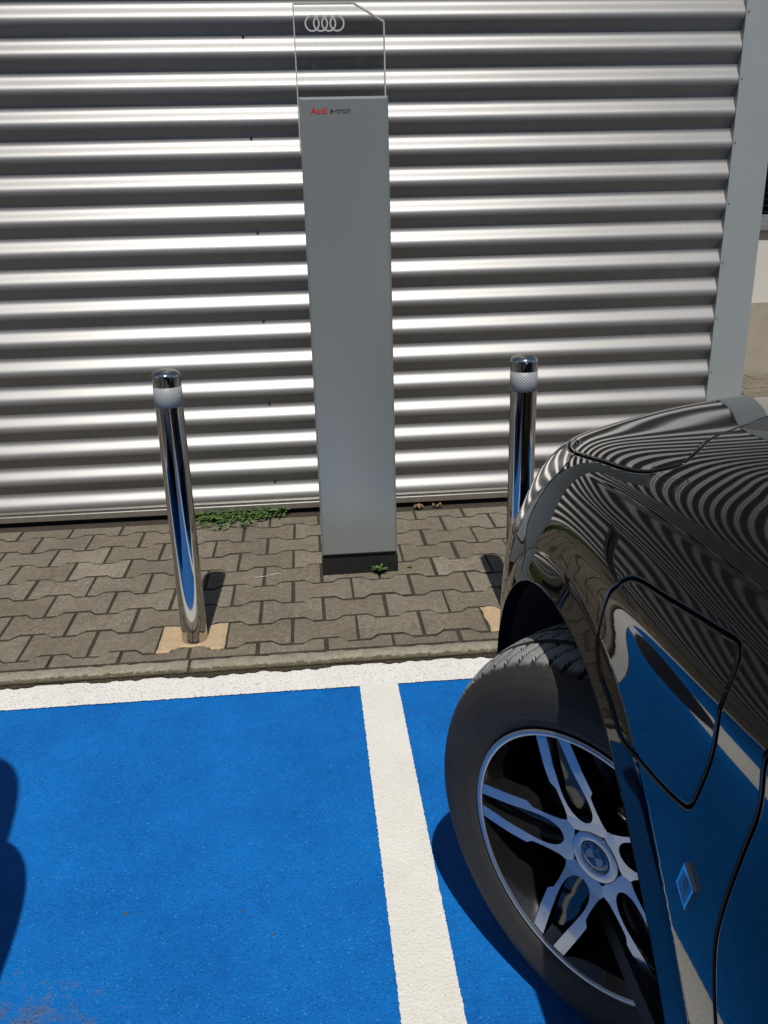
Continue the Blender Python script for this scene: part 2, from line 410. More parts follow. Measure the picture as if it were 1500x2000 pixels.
# mortar patches round the bollards fill one stone cell each
def patch(x, lab):
    top = half_outline(PL/2-.001, .001); out = [(a, b) for a, b in top] + [(a, -b) for a, b in reversed(top)]
    n = 0; bm = bmesh.new(); vs = []
    for j in range(len(out)):
        a, b = out[j], out[(j+1) % len(out)]
        for t in np.linspace(0, 1, 6)[:-1]:
            vs.append((x+a[0]+(b[0]-a[0])*t+random.gauss(0, .0018), a[1]+(b[1]-a[1])*t+random.gauss(0, .0018)))
    V = [(a, b, -.02) for a, b in vs]+[(a, b, -.001) for a, b in vs]; n = len(vs)
    V += [(x+(a-x)*.9, b*.9, .0025) for a, b in vs]
    F = [(k*n+i, k*n+(i+1) % n, (k+1)*n+(i+1) % n, (k+1)*n+i) for k in (0, 1) for i in range(n)]+[tuple(range(2*n, 3*n))]
    o = mesh('mortar_patch', V, F, 'mortar', pave); o['label'] = lab
patch(-.5, 'pale sandy mortar patch round the foot of a bollard'); patch(.5, 'pale sandy mortar patch round the foot of a bollard')
# a smear of white paint
V = []; F = []
for q, (cx, cy, a, l) in enumerate(((-.315, .418, .15, .05), (-.275, .432, .35, .035), (-.255, .44, -.1, .02))):
    b = len(V)
    for i in range(7):
        t = i/6-.5; w = .0022*(1-abs(t)*1.6)+.0006
        for sg in (-1, 1): V.append((cx+t*l*math.cos(a)-sg*w*math.sin(a)+random.gauss(0, .0006), cy+t*l*math.sin(a)+sg*w+random.gauss(0, .0006), .0042))
    for i in range(6): F.append((b+2*i, b+2*i+2, b+2*i+3, b+2*i+1))
o = mesh('paint_smear', V, F, 'smear_white', pave)
# ---- kerb stones
kerb = empty('kerb', (0, -.17, 0)); tag(kerb, 'narrow rough concrete kerb between pavers and painted bays', 'kerb', kind='structure')
for i in range(-6, 7):
    bm = bmesh.new(); nx = 60; V = []; F = []
    x0, x1 = i-.492+.0035, i+.508-.0035
    prof = [(-.035, -.06), (-.035, -.008), (-.0325, -.002), (-.027, .001), (.024, .0015), (.029, -.002), (.030, -.06)]
    for a in range(nx+1):
        x = x0+(x1-x0)*a/nx
        for b, (y, z) in enumerate(prof):
            r = .0016 if 0 < b < 6 else 0
            V.append((x, y+random.gauss(0, r), z+random.gauss(0, r*.5)))
    m = len(prof)
    for a in range(nx):
        for b in range(m-1): F.append((a*m+b, (a+1)*m+b, (a+1)*m+b+1, a*m+b+1))
    F.append(tuple(reversed(range(m)))); F.append(tuple(range(nx*m, nx*m+m))); bm.free()
    mesh('kerb_stone', V, F, 'kerb_concrete', kerb, True)
# moss and dirt caught along the front edge of the kerb
V = []; F = []
nx = 2600; ph_ = [random.uniform(0, 6.3) for _ in range(6)]
for a in range(nx+1):
    x = -5+10*a/nx; w = .010+.005*(math.sin(x*7.3+ph_[0])+math.sin(x*23.1+ph_[1])+.7*math.sin(x*61+ph_[2])+.5*math.sin(x*151+ph_[3]))+random.uniform(-.0015, .0015)
    V += [(x, -.2045-max(.003, w), -.0098), (x, -.2075, -.0055+random.uniform(-.001, .0015)), (x, -.2040, -.0045)]
for a in range(nx):
    for b in range(2): F.append((a*3+b, (a+1)*3+b, (a+1)*3+b+1, a*3+b+1))
o = mesh('moss', V, F, 'moss', smooth=True); tag(o, 'dark moss and dirt along the front edge of the kerb', 'moss', kind='stuff')
V = []; F = []
for a in range(nx+1):
    x = -5+10*a/nx
    V += [(x, -.141-random.uniform(0, .003), .0005), (x, -.136, .0022+random.uniform(-.001, .001)), (x, -.1315+random.uniform(0, .003), .0003)]
for a in range(nx):
    for b in range(2): F.append((a*3+b, (a+1)*3+b, (a+1)*3+b+1, a*3+b+1))
o = mesh('moss', V, F, 'joint_sand'); tag(o, 'dirt in the joint between the kerb and the cut pavers', 'moss', kind='stuff')

# ================================================================== corrugated building
YC = 1.083                 # crest plane
PITCH_R, DEPTH_R = .111, .027
bld = empty('corrugated_building', (0, 1.2, 0)); tag(bld, 'building clad in horizontal corrugated bare aluminium sheet', 'building')
bld_off = Vector((0, -1.2, 0))
def bpart(o):
    o.location = o.location+bld_off; return o
ZV = 1.797                 # one valley height
zs = np.arange(.052, 4.6, PITCH_R/24)
ph = (zs-ZV)/PITCH_R*2*math.pi
ys = YC+DEPTH_R/2+DEPTH_R/2*np.cos(ph)            # cos=1 at a valley -> deepest
xs = np.linspace(-9, 1.5615, 40)
GX, GZ = np.meshgrid(xs, zs, indexing='ij'); GY = np.broadcast_to(ys, GX.shape)
wob = .0006*np.sin(GX*9+GZ*3)+.0005*np.sin(GX*23-GZ*11)
Vn = np.stack([GX, GY+wob, GZ], -1).reshape(-1, 3); ni, nj = GX.shape
I, J = np.meshgrid(np.arange(ni-1), np.arange(nj-1), indexing='ij'); a = (I*nj+J).ravel()
clad = bpart(npmesh('cladding', Vn, np.stack([a, a+nj, a+nj+1, a+1], 1), 'clad_alu', bld))
box_core = bpart(box('wall_core', (-9.05, 1.135, -.05), (1.66, 9, 4.6), 'core_wall', bld))
bpart(box('roof_edge', (-9.2, 1.02, 4.6), (1.75, 9.1, 4.78), 'trim_grey', bld, .004))
bpart(box('plinth', (-9.05, 1.105, -.05), (1.66, 1.134, .05), 'matte_black', bld))
# bottom rail: an angled lip
V = []; F = []
pr = [(1.100, .052), (1.079, .0475), (1.0755, .045), (1.0745, .0225), (1.079, .0215), (1.080, .040), (1.102, .046)]
for x in (-9, 1.5605):
    V += [(x, y, z) for y, z in pr]
m = len(pr)
for b in range(m): F.append((b, m+b, m+(b+1) % m, (b+1) % m))
F += [tuple(reversed(range(m))), tuple(range(m, 2*m))]
bpart(mesh('base_rail', V, F, 'rail_alu', bld))
trim = bpart(box('corner_trim', (1.562, YC-.004, .03), (1.712, 1.134, 4.595), 'trim_grey', bld, .0012))
bpart(box('corner_return', (1.6625, 1.1345, .03), (1.7115, 9.0, 4.59), 'trim_grey', bld))
riv = lathe('rivet', [(0, -.0028), (.002, -.0026), (.0042, -.0012), (.0048, .0005)], 'rail_alu', clad, 12)
rme = riv.data; rme.transform(Matrix.Rotation(-math.pi/2, 4, 'X')); rme.transform(Matrix.Scale(1, 4))
bpy.data.objects.remove(riv)
def screw_data():
    V = []; F = []; 
    prof = [(0, -.0075), (.0032, -.0072), (.0034, -.004), (.0036, -.0035), (.0065, -.003), (.0068, -.0002)]; n = 12
    for i in range(n):
        a = 2*math.pi*i/n
        for r, h in prof: V.append((r*math.cos(a), h, r*math.sin(a)))
    k = len(prof)
    for i in range(n):
        for j in range(k-1): F.append((i*k+j, i*k+j+1, ((i+1) % n)*k+j+1, ((i+1) % n)*k+j))
    me = bpy.data.meshes.new('screw'); me.from_pydata(V, [], F); me.update(); me.materials.append(MATS['matte_black']); return me
SM = screw_data()
for cx in (-6.3, -4.8, -3.3, -1.78, -.275):
    for j in range(-8, 6):
        z = ZV-.333*j+.003
        if not .06 < z < 4.5: continue
        yv = YC+DEPTH_R/2+DEPTH_R/2*math.cos((z-ZV)/PITCH_R*2*math.pi)
        o = put(bpy.data.objects.new('screw', SM), clad); o.location = (cx+random.gauss(0, .003), yv-.0005, z); o.scale = (.72, .8, .72)
RM = SM.copy(); RM.materials.clear(); RM.materials.append(MATS['frame_grey'])
for j in range(-11, 9):
    z = 1.859-.2217*j
    if .06 < z < 4.5:
        o = put(bpy.data.objects.new('rivet', RM), trim); o.location = (1.571, YC-.0038, z); o.scale = (.55, .55, .55)

# ---- plastered building set back on the right
pb = empty('plaster_building', (5, 3.55, 0)); tag(pb, 'set back building with white plaster over a beige base', 'building')
def pp(o): o.location = o.location-Vector((5, 3.55, 0)); return o
YB = 3.56
pp(box('plinth', (1.713, YB-.012, -.02), (10, YB+.3, .502), 'plaster_beige', pb))
pp(box('wall', (1.713, YB, .5025), (10, YB+.3, .985), 'plaster_white', pb))
pp(box('wall', (1.713, YB, 2.2), (10, YB+.3, 4.2), 'plaster_white', pb))
pp(box('wall', (1.713, YB, .986), (2.3, YB+.3, 2.199), 'plaster_white', pb)); pp(box('wall', (4.9, YB, .986), (10, YB+.3, 2.199), 'plaster_white', pb))
wn = pp(box('window', (2.301, YB+.16, 1.03), (4.899, YB+.2, 2.199), 'far_glass', pb))
sill = box('sill', (2.28, YB-.04, .986), (4.92, YB+.17, 1.03), 'frame_grey', wn, .004); sill.location = (0, 0, 0)
box('frame', (2.301, YB+.05, 1.0305), (4.899, YB+.159, 1.085), 'frame_grey', wn, .004)
for xx in (2.301, 3.57, 4.839): box('frame', (xx, YB+.06, 1.0855), (xx+.06, YB+.158, 2.198), 'frame_grey', wn, .004)
for k in range(26):
    z = 1.10+k*.042
    s_ = box('slat', (2.37, YB+.085, z), (3.56, YB+.125, z+.004), 'matte_black', wn); 
    s_ = box('slat', (3.64, YB+.085, z), (4.83, YB+.125, z+.004), 'matte_black', wn)
pp(box('roof_edge', (1.713, YB-.15, 4.201), (10, YB+5, 4.4), 'frame_grey', pb))

# ---- long building across the lot, behind the photographer (shows in the steel posts)
fb = empty('office_building', (0, -19, 0)); tag(fb, 'long low grey office building across the parking lot', 'building')
def fp(o): o.location = o.location+Vector((0, 19, 0)); return o
fp(box('wall', (-26, -30, -.05), (24, -19, 6.2), 'far_wall', fb)); fp(box('roof', (-26.3, -30.3, 6.2), (24.3, -18.7, 6.6), 'roof_dark', fb))
for k in range(14):
    for z in (.9, 3.7): fp(box('window', (-25+k*3.4, -18.98, z), (-22.6+k*3.4, -18.9, z+1.6), 'far_glass', fb))

# ================================================================== charging pillar
ch = empty('charging_pillar', (.036, .47, 0)); tag(ch, 'tall silver electric car charging pillar between the two bollards', 'charging station')
def cp(o): o.location = o.location-Vector((.036, .47, 0)); return o
X0, X1, YF = -.0935, .1665, .400
hs = cp(box('housing', (X0, YF+.016, .077), (X1, YF+.15, 1.522), 'charger_silver', ch, .003))
# door panel with a chamfered frame
V = []; F = []
def ring(x0, x1, z0, z1, y): return [(x0, y, z0), (x1, y, z0), (x1, y, z1), (x0, y, z1)]
rs = [ring(X0-.0015, X1+.0015, .0745, 1.5265, YF+.0155), ring(X0-.0015, X1+.0015, .0745, 1.5265, YF+.007), ring(X0+.0055, X1-.0055, .0815, 1.519, YF), ]
for r in rs: V += r
for k in range(2):
    for i in range(4): j = (i+1) % 4; F.append((k*4+i, k*4+j, k*4+4+j, k*4+4+i))
F.append((8, 9, 10, 11))
front = cp(mesh('door_panel', V, F, 'charger_silver', ch))
cp(box('base', (X0-.0035, YF+.004, 0), (X1+.0035, YF+.152, .0625), 'black_plastic', ch, .0015))
cp(box('base_gap', (X0+.004, YF+.012, .0626), (X1-.004, YF+.148, .0768), 'matte_black', ch))
for x in (X0+.022, X1-.022):
    o = put(bpy.data.objects.new('screw', SM), ch); o.location = (x-.036, YF+.0118-.47, .069); o.scale = (.7, .7, .7)
# acrylic board rising out of the housing, its right top corner cut off
YA = YF+.052
pts = [(X0-.0045, 1.375), (X0+.010, 1.375), (X0+.010, 1.5225), (X1-.0006, 1.5225), (X1-.0006, 1.728), (.081, 1.7765), (X0-.0045, 1.7765)]
ac = cp(prism('acrylic_board', [(X0-.002, 1.5235), (X1-.003, 1.5235), (X1-.003, 1.727), (.0805, 1.774), (X0-.002, 1.774)], YA, YA+.010, 'acrylic', ch))
def strip(p, q, w, name='board_edge', d=0):
    dx, dz = q[0]-p[0], q[1]-p[1]; l = math.hypot(dx, dz); nx_, nz = -dz/l*w/2, dx/l*w/2
    return prism(name, [(p[0]+nx_, p[1]+nz), (p[0]-nx_, p[1]-nz), (q[0]-nx_, q[1]-nz), (q[0]+nx_, q[1]+nz)], YA-.0004-d, YA+.0104+d, 'edge_acrylic', ac)
strip((X0-.0035, 1.376), (X0-.0035, 1.7755), .0034); strip((X0-.0018, 1.7757), (.0795, 1.7757), .0034, d=.0001)
strip((.0795, 1.7752), (X1-.0015, 1.7285), .0044, d=.0002); strip((X1-.0015, 1.5235), (X1-.0015, 1.7275), .0042)
# four interlocking rings etched on the board
for k in range(4):
    cx, cz, ro, rr = -.0440+k*.0240, 1.7245, .0218, .0175
    V = []; F = []; n = 64
    for i in range(n):
        a = 2*math.pi*i/n
        for r, y in ((rr, YA-.0004), (ro, YA-.0004), (ro, YA-.0016-.0001*k), (rr, YA-.0016-.0001*k)): V.append((cx+r*math.cos(a), y, cz+r*math.sin(a)))
    for i in range(n):
        j = (i+1) % n
        for b in range(4): F.append((i*4+b, j*4+b, j*4+(b+1) % 4, i*4+(b+1) % 4))
    mesh('ring_emblem', V, F, 'etched', ac)
RT = Matrix.Rotation(math.pi/2, 4, 'X')
t1 = text_mesh('lettering', 'Audi', .0232, 'print_red', front, Matrix.Translation((-.0600, YF-.0005, 1.4815)) @ RT, bold=.0006, space=1.08)
t2 = text_mesh('lettering', 'e-tron', .0226, 'print_black', front, Matrix.Translation((-.0050, YF-.0005, 1.4815)) @ RT, space=1.05)

# ================================================================== bollards
def bollard(x, y, lab):
    e = empty('bollard', (x, y, 0)); tag(e, lab, 'bollard', 'polished steel bollards in front of the charging pillar')
    R = .0382
    lathe('post', [(R, 0), (R, .30), (R, .60), (R, .7195)], 'stainless', e, 96)
    lathe('reflective_band', [(R-.0005, .7195), (R+.0006, .7200), (R+.0006, .7745), (R-.0005, .775)], 'reflective_film', e, 96)
    lathe('cap', [(R, .7752), (R, .803), (R-.0006, .8065), (R-.003, .8105), (R-.009, .8155), (.020, .8195), (.010, .8212), (.0, .8216)], 'stainless', e, 96)
    return e
bollard(-.494, -.012, 'polished steel bollard with a white reflective band, clear of the car')
bollard(.4985, -.002, 'polished steel bollard with a white reflective band, beside the black car')

# ================================================================== weeds and leaves
def leaf_faces(V, F, base, d, l, w, lift, curl, seg=4, lob=.0):
    """one leaf: a folded strip from base along d"""
    d = np.array((d[0], d[1], 0), float); d /= np.linalg.norm(d); sd = np.array([-d[1], d[0], 0]); b0 = len(V); base = np.array(base, float)
    for i in range(seg+1):
        t = i/seg; ww = w*math.sin(math.pi*min(1, .12+t*.88))**.8*(1+lob*math.sin(t*22))
        c = base+d*l*t+np.array([0, 0, lift*math.sin(t*1.7)-curl*t*t])
        V.append(tuple(c+sd*ww+np.array([0, 0, ww*.35]))); V.append(tuple(c)); V.append(tuple(c-sd*ww+np.array([0, 0, ww*.35])))
    for i in range(seg):
        for k in range(2): F.append((b0+i*3+k, b0+i*3+k+1, b0+i*3+3+k+1, b0+i*3+3+k))
V = []; F = []
for k in range(330):
    t = rng.beta(1.3, 1.6); x = -.60+.38*t; dep = .15*math.sin(math.pi*min(1, .25+t*.75))**1.0
    y = 1.075-abs(rng.normal(0, .5))*dep*.8
    if y < .90: continue
    a = rng.uniform(-math.pi, 0)
    leaf_faces(V, F, (x, y, rng.uniform(.002, .03)), (math.cos(a), math.sin(a)), rng.uniform(.016, .05), rng.uniform(.003, .007), rng.uniform(.002, .016), rng.uniform(0, .012), 4, .25)
o = mesh('weed_patch', V, F, 'leaf_green'); tag(o, 'low green weeds growing at the foot of the corrugated wall', 'weeds', kind='stuff')
wd = empty('weed', (.1, .392, 0)); tag(wd, 'small green weed sprouting at the base of the charging pillar', 'weed')
for k in range(11):
    V = []; F = []; a = k*2.4
    leaf_faces(V, F, (0, 0, .004), (math.cos(a), math.sin(a)*.8-.25), .022+.008*(k % 3), .0055, .022+.004*(k % 4), .006, 6)
    mesh('leaf', V, F, 'leaf_green', wd)
lathe('stem', [(.0012, 0), (.0014, .006), (.0005, .010)], 'leaf_green', wd, 8)
wd2 = empty('weed', (.215, .43, 0)); tag(wd2, 'tiny light green weed in the joint right of the charging pillar', 'weed')
for k in range(5):
    V = []; F = []; a = k*1.3
    leaf_faces(V, F, (0, 0, .002), (math.cos(a), math.sin(a)), .012, .004, .006, .003, 4); mesh('leaf', V, F, 'leaf_green', wd2)
for (x, y, n, l) in ((.325, 1.05, 5, 'crumpled dry brown leaf at the wall base, larger and flatter'), (.405, 1.06, 3, 'small curled dry leaf at the wall base near the bollard')):
    V = []; F = []
    for k in range(n):
        a = -2.6+k*1.1
        leaf_faces(V, F, (0, 0, .004), (math.cos(a), math.sin(a)), .026, .009, .016, .014, 5, .3)
    o = mesh('dry_leaf', V, F, 'leaf_dry', loc=(x, y, .002)); tag(o, l, 'leaf')

# a few loose pebbles on the blue paint
for x, y, r, l in ((-.505, -1.075, .0034, 'pale round pebble on the blue bay paint near the silver car shadow'), (-.225, -1.155, .0028, 'tan pebble on the blue bay paint beside the cream line'), (-.285, -1.095, .0024, 'small grey pebble lying on the blue bay paint')):
    bm = bmesh.new(); bmesh.ops.create_icosphere(bm, subdivisions=2, radius=r)
    for v in bm.verts: v.co = Vector((v.co.x*random.uniform(1.05, 1.3), v.co.y*random.uniform(.8, 1), v.co.z*.65))
    me = bpy.data.meshes.new('pebble'); bm.to_mesh(me); bm.free(); me.materials.append(MATS['kerb_concrete'])
    o = put(bpy.data.objects.new('pebble', me)); o.location = (x, y, -.018+r*.6); tag(o, l, 'pebble', 'loose pebbles on the blue paint')

# ================================================================== car body surface
def lin(x,xs,ys): return np.interp(x,xs,ys)
SIDE=[-3.05,-2.67,-2.3,-1.8,-1.3,-.9,-.62,-.42,-.24,-.06,.12,.28,.42]
OVR={4:[.890,.890,.890,.890,.8915],5:[.884,.883,.883,.883,.884],6:[.882,.881,.880,.880,.881],7:[.898,.898,.898,.898,.8955],8:[.890,.889,.889,.889,.889],9:[.872,.868,.866,.869,.8735],10:[.852,.845,.842,.848,.8575],11:[.82,.808,.805,.810,.815]}
def body_net():
    W=[.74,.82,.860,.878,.890,.884,.879,.897,.890,.8726,.8615,.824,.772]
    Zb=[.17,.19,.30,.45,.60,.715,.795,.842,.866,.905,.945,.978,1.012]
    cols=[]
    def top(s):
        b=lin(s,[-3,-.62,-.42,-.24,-.06,.12,.28,.42],[1.05,1.05,1.038,1.016,.976,.934,.900,.867])
        c=lin(s,[-3,-.62,-.42,-.24,-.06,.12,.28,.42],[1.05,1.05,1.05,1.032,1.005,.977,.952,.927])
        return b,c
    for s in SIDE:
        b,c=top(s); P=[]
        k=lin(s,[-.06,.12,.28,.42],[0,.35,.8,1])
        for i in range(13):
            w=W[i]; z=Zb[i]
            if i>=6 and s<-.42: z+= lin(s,[-3,-.62,-.42],[.035,.02,0])*(1 if i<12 else 0)
            if i in (5,6,7,8) and -.42<=s<=-.06: z+=-.05*(s+.42)
            ov=OVR.get(i)
            if ov is not None: w=float(lin(s,[-3,-.9,-.62,-.42,-.24],ov))
            P.append([s,w,z])
        if s>-.2:   # front fender values blend in
            t={-.06:(None,None),
               .12:([.74,.84,.882,.894,.894,.889,.884,.882,.878,.867,.849,.820,.765],[.17,.19,.30,.45,.60,.70,.765,.812,.842,.875,.903,.924,.934]),
               .28:([.72,.82,.875,.889,.889,.885,.879,.871,.862,.848,.828,.798,.756],[.17,.19,.28,.42,.56,.65,.715,.762,.795,.832,.862,.885,.900]),
               .42:([.70,.80,.862,.878,.879,.874,.866,.854,.842,.825,.804,.778,.745],[.17,.19,.27,.40,.53,.62,.68,.730,.764,.795,.824,.849,.865])}[s]
            if t[0]: P=[[s,t[0][i],t[1][i]] for i in range(13)]
            else:
                P=[[s,[.74,.83,.870,.886,.893,.885,.881,.890,.8865,.8755,.863,.820,.768][i],[.17,.19,.30,.45,.60,.71,.785,.830,.857,.892,.924,.952,.976][i]] for i in range(13)]
        sp=s
        for f,w in ((.68,.60),(.91,.40),(.98,.20),(1,0)):
            P.append([sp- (0 if s<.2 else (.02 if s<.4 else .03)),w,b+f*(c-b)])
        cols.append(P)
    # nose
    low=[(.858,.56),(.802,.675),(.69,.76),(.45,.812),(.22,.832),(0,.838)]
    plans=[[(w-.08*(w>.3),s-.08) for w,s in low],[(w-.03*(w>.3),s-.03) for w,s in low],low,[(w,s+.005) for w,s in low],[(w,s) for w,s in low],
      [(w-.005*(w>0),s-.008) for w,s in low],[(w-.012*(w>.3),s-.018) for w,s in low],
      [(.815,.53),(.765,.64),(.655,.722),(.44,.778),(.215,.8),(0,.805)],
      [(.802,.52),(.75,.625),(.64,.705),(.435,.758),(.212,.78),(0,.785)],
      [(.792,.512),(.73,.607),(.625,.685),(.427,.737),(.21,.758),(0,.763)],
      [(.772,.495),(.71,.585),(.608,.66),(.42,.712),(.205,.732),(0,.738)],
      [(.75,.475),(.685,.56),(.588,.633),(.405,.684),(.2,.703),(0,.71)],
      [(.72,.455),(.655,.533),(.563,.602),(.39,.652),(.193,.672),(0,.678)],
      [(.60,.425),(.545,.49),(.47,.552),(.325,.60),(.162,.622),(0,.628)],
      [(.40,.41),(.37,.468),(.32,.522),(.225,.565),(.112,.588),(0,.594)],
      [(.2,.40),(.186,.455),(.16,.502),(.113,.542),(.056,.565),(0,.572)],
      [(0,.395),(0,.447),(0,.49),(0,.528),(0,.55),(0,.557)]]
    zn=[.17,.19,.25,.37,.49,.58,.647,.70,.738,.77,.798,.819,.835]
    for j in range(6):
        P=[]
        for i in range(13):
            w,s=plans[i][j]; P.append([s,w,zn[i]-(.007*j if i>7 else 0)])
        for i in range(13,17):
            w,s=plans[i][j]
            c=lin(s,[.3,.42,.5,.6,.7],[.954,.929,.905,.865,.80]); 
            P.append([s,w,c-.042*(w/.7)**2])
        cols.append(P)
    # tail, built from the first side column
    base=cols[0]; tail=[]
    tl=[(0,-3.50),(.34,-3.495),(.68,-3.475),(.83,-3.42),(.884,-3.27)]
    for w0,s0 in tl:
        P=[]
        for i in range(17):
            if i<13:
                k=base[i][1]/.892; inset=[.1,.04,0,0,0,0,.005,.01,.015,.025,.035,.05,.09][i]
                P.append([s0+inset,w0*k,base[i][2]])
            else:
                g=[0,0,0,0,0,0,0,0,0,0,0,0,0,.24,.45,.62,.72][i]
                P.append([s0+.09+g*.5,w0*(base[i][1]/.892),1.055])
        tail.append(P)
    return np.array(tail+cols)     # (ncol,nrow,3) as s,w,z
def bs(t):
    return np.stack([(1-t)**3,3*t**3-6*t**2+4,-3*t**3+3*t**2+3*t+1,t**3],-1)/6
def pad(N):
    m=np.array([1,-1,1.])
    N=np.concatenate([N[1:2]*m,N,N[-2:-1]*m],0)
    N=np.concatenate([2*N[:,:1]-N[:,1:2],N,N[:,-2:-1]*m],1)
    return N
def evalgrid(N,u,v):
    """N net, u column parameters 0..ncol-1, v row parameters 0..nrow-1 -> (nu,nv,3)"""
    Np=pad(N); nc,nr=N.shape[:2]
    def mat(x,n):
        i=np.clip(np.floor(x).astype(int),0,n-2); t=x-i; b=bs(t); M=np.zeros((len(x),n+2))
        for k in range(4): M[np.arange(len(x)),i+k]+=b[:,k]
        return M
    A=mat(u,nc); B=mat(v,nr)
    return np.einsum('ui,ijk,vj->uvk',A,Np,B)

NET = body_net(); NC, NR = NET.shape[:2]
CURVES = {   # seams on the body, in (column, row) parameters of the surface
 'shut': [(17.79, 11.55), (17.2, 11.2), (16.5, 10.72), (16.0, 10.4), (15.5, 10.21), (14.98, 10.22), (14.62, 10.31), (14.27, 10.38), (14.03, 10.48), (13.88, 10.61), (13.8, 10.76), (13.73, 10.92), (13.69, 11.09), (13.73, 11.36), (13.81, 11.59), (13.97, 11.88), (14.11, 12.17), (14.28, 12.45), (14.49, 12.72), (14.62, 13.05), (14.72, 13.75), (14.78, 14.5), (14.81, 15.24), (14.82, 16.0)],
 'nose': [(17.79, 11.55), (18.9, 11.75), (20, 11.9), (21.5, 12.0), (23, 12.0)],
 'lamp': [(15.66, 10.28), (15.42, 9.85), (15.43, 9.6), (15.56, 9.0), (15.81, 8.21), (16.02, 7.4), (16.15, 6.73), (16.13, 6.2), (16.3, 5.95)],
 'lampfront': [(16.3, 5.95), (17.2, 6.2), (18.5, 6.9), (19.6, 7.7), (20.3, 8.8), (20.5, 10.2), (20.2, 11.9)],
 'bump': [(16.13, 6.2), (16.06, 5.95), (15.96, 5.7), (15.9, 5.4)],
 'flap': [(13.31, 8.07), (13.15, 8.24), (12.9, 8.37), (12.64, 8.52), (12.37, 8.65), (12.23, 8.72), (12.18, 8.63), (12.14, 8.37), (12.11, 7.76), (12.12, 6.99), (12.2, 6.23), (12.26, 5.74), (12.33, 5.26), (12.37, 5.08), (12.43, 4.99), (12.58, 4.91), (12.84, 4.82), (13.12, 4.76), (13.27, 4.79), (13.43, 4.94), (13.65, 5.11), (13.81, 5.39), (13.83, 5.69), (13.73, 6.32), (13.51, 7.25), (13.41, 7.76), (13.31, 8.07)],
 'door': [(11.51, 12.3), (11.56, 11.52), (11.6, 9.94), (11.66, 8.68), (11.72, 7.6), (11.75, 6.87), (11.82, 5.95), (11.88, 5.42), (11.93, 4.91), (11.96, 4.51), (11.96, 4.27), (11.93, 4.0), (11.89, 3.76), (11.84, 3.46), (11.78, 2.66), (11.71, 1.95), (11.66, .6)],
}
ARCHES = [(.04, .29, .43), (-2.67, .31, .385)]
def catmull(P, per=14, closed=False):
    P = np.array(P, float); n = len(P); out = []
    for i in range(n-1):
        p0 = P[i-1] if i > 0 else (P[-2] if closed else 2*P[0]-P[1]); p3 = P[i+2] if i+2 < n else (P[1] if closed else 2*P[-1]-P[-2])
        for t in np.linspace(0, 1, per, endpoint=False):
            out.append(.5*((2*P[i])+(-p0+P[i+1])*t+(2*p0-5*P[i]+4*P[i+1]-p3)*t*t+(-p0+3*P[i]-3*P[i+1]+p3)*t**3))
    out.append(P[-1]); return np.array(out)
UVC = {k: catmull(v, closed=(k == 'flap')) for k, v in CURVES.items()}
def at_uv(uv):
    return np.array([evalgrid(NET, np.array([q[0]]), np.array([q[1]]))[0, 0] for q in uv])
def resample(P, step):
    d = np.r_[0, np.cumsum(np.linalg.norm(np.diff(P, axis=0), axis=1))]; n = max(2, int(d[-1]/step)); t = np.linspace(0, d[-1], n)
    return np.stack([np.interp(t, d, P[:, k]) for k in range(3)], 1)
def inside(poly, U, V):
    r = np.zeros(U.shape, bool); n = len(poly); j = n-1
    for i in range(n):
        xi, yi = poly[i]; xj, yj = poly[j]
        c = ((yi > V) != (yj > V)) & (U < (xj-xi)*(V-yi)/(yj-yi+1e-12)+xi); r ^= c; j = i
    return r
HOODP = np.concatenate([UVC['nose'][::-1], UVC['shut'][1:], [(23.5, 16.5)]]); HOODP = np.concatenate([HOODP[:-1], [(14.82, 17), (24, 17), (24, 12.0)]])
LAMPP = np.concatenate([UVC['lamp'], UVC['lampfront'][1:], UVC['nose'][::-1][[i for i in range(len(UVC['nose'])) if UVC['nose'][::-1][i][0] < 20.2]], UVC['shut'][[i for i in range(len(UVC['shut'])) if UVC['shut'][i][0] > 15.7]]])
FLAPP = UVC['flap']
def arclen_samples(step_fn, n, axis):
    """parameter values spaced so that cells have roughly the wanted size"""
    p = np.linspace(0, n-1, (n-1)*200+1)
    g = evalgrid(NET, p, np.array([12.5])*0+12.5)[:, 0] if False else None
    return p
def v_samples(step_lo, step_hi, vmax_fine=12.8):
    p = np.linspace(0, NR-1, (NR-1)*300+1)
    best = None
    for uu in (12., 13.5, 15., 17.):
        g = evalgrid(NET, np.array([uu]), p)[0]; d = np.linalg.norm(np.diff(g, axis=0), axis=1)
        best = d if best is None else np.maximum(best, d)
    st = np.where((p[:-1] > 2.5) & (p[:-1] < vmax_fine), step_lo, step_hi)
    c = np.r_[0, np.cumsum(best/st)]; n = int(c[-1])+1
    return np.interp(np.linspace(0, c[-1], n), c, p)
def u_samples(fine, coarse):
    p = np.linspace(0, NC-1, (NC-1)*300+1); best = None
    for vv in (4., 7., 10.):
        g = evalgrid(NET, p, np.array([vv]))[:, 0]; d = np.linalg.norm(np.diff(g, axis=0), axis=1); best = d if best is None else np.maximum(best, d)
    st = np.where((p[:-1] > 11.4) & (p[:-1] < 18.0), fine, coarse)
    c = np.r_[0, np.cumsum(best/st)]; n = int(c[-1])+1
    u = np.interp(np.linspace(0, c[-1], n), c, p)
    for e in DOOR_U: u = np.concatenate([u[np.abs(u-e) > .03], [e-.03, e-.008, e-.005, e, e+.005, e+.008, e+.03]])
    return np.unique(np.round(u, 5))
DOOR_U = (8.95, 7.05)     # rear edge of front door, rear edge of rear door
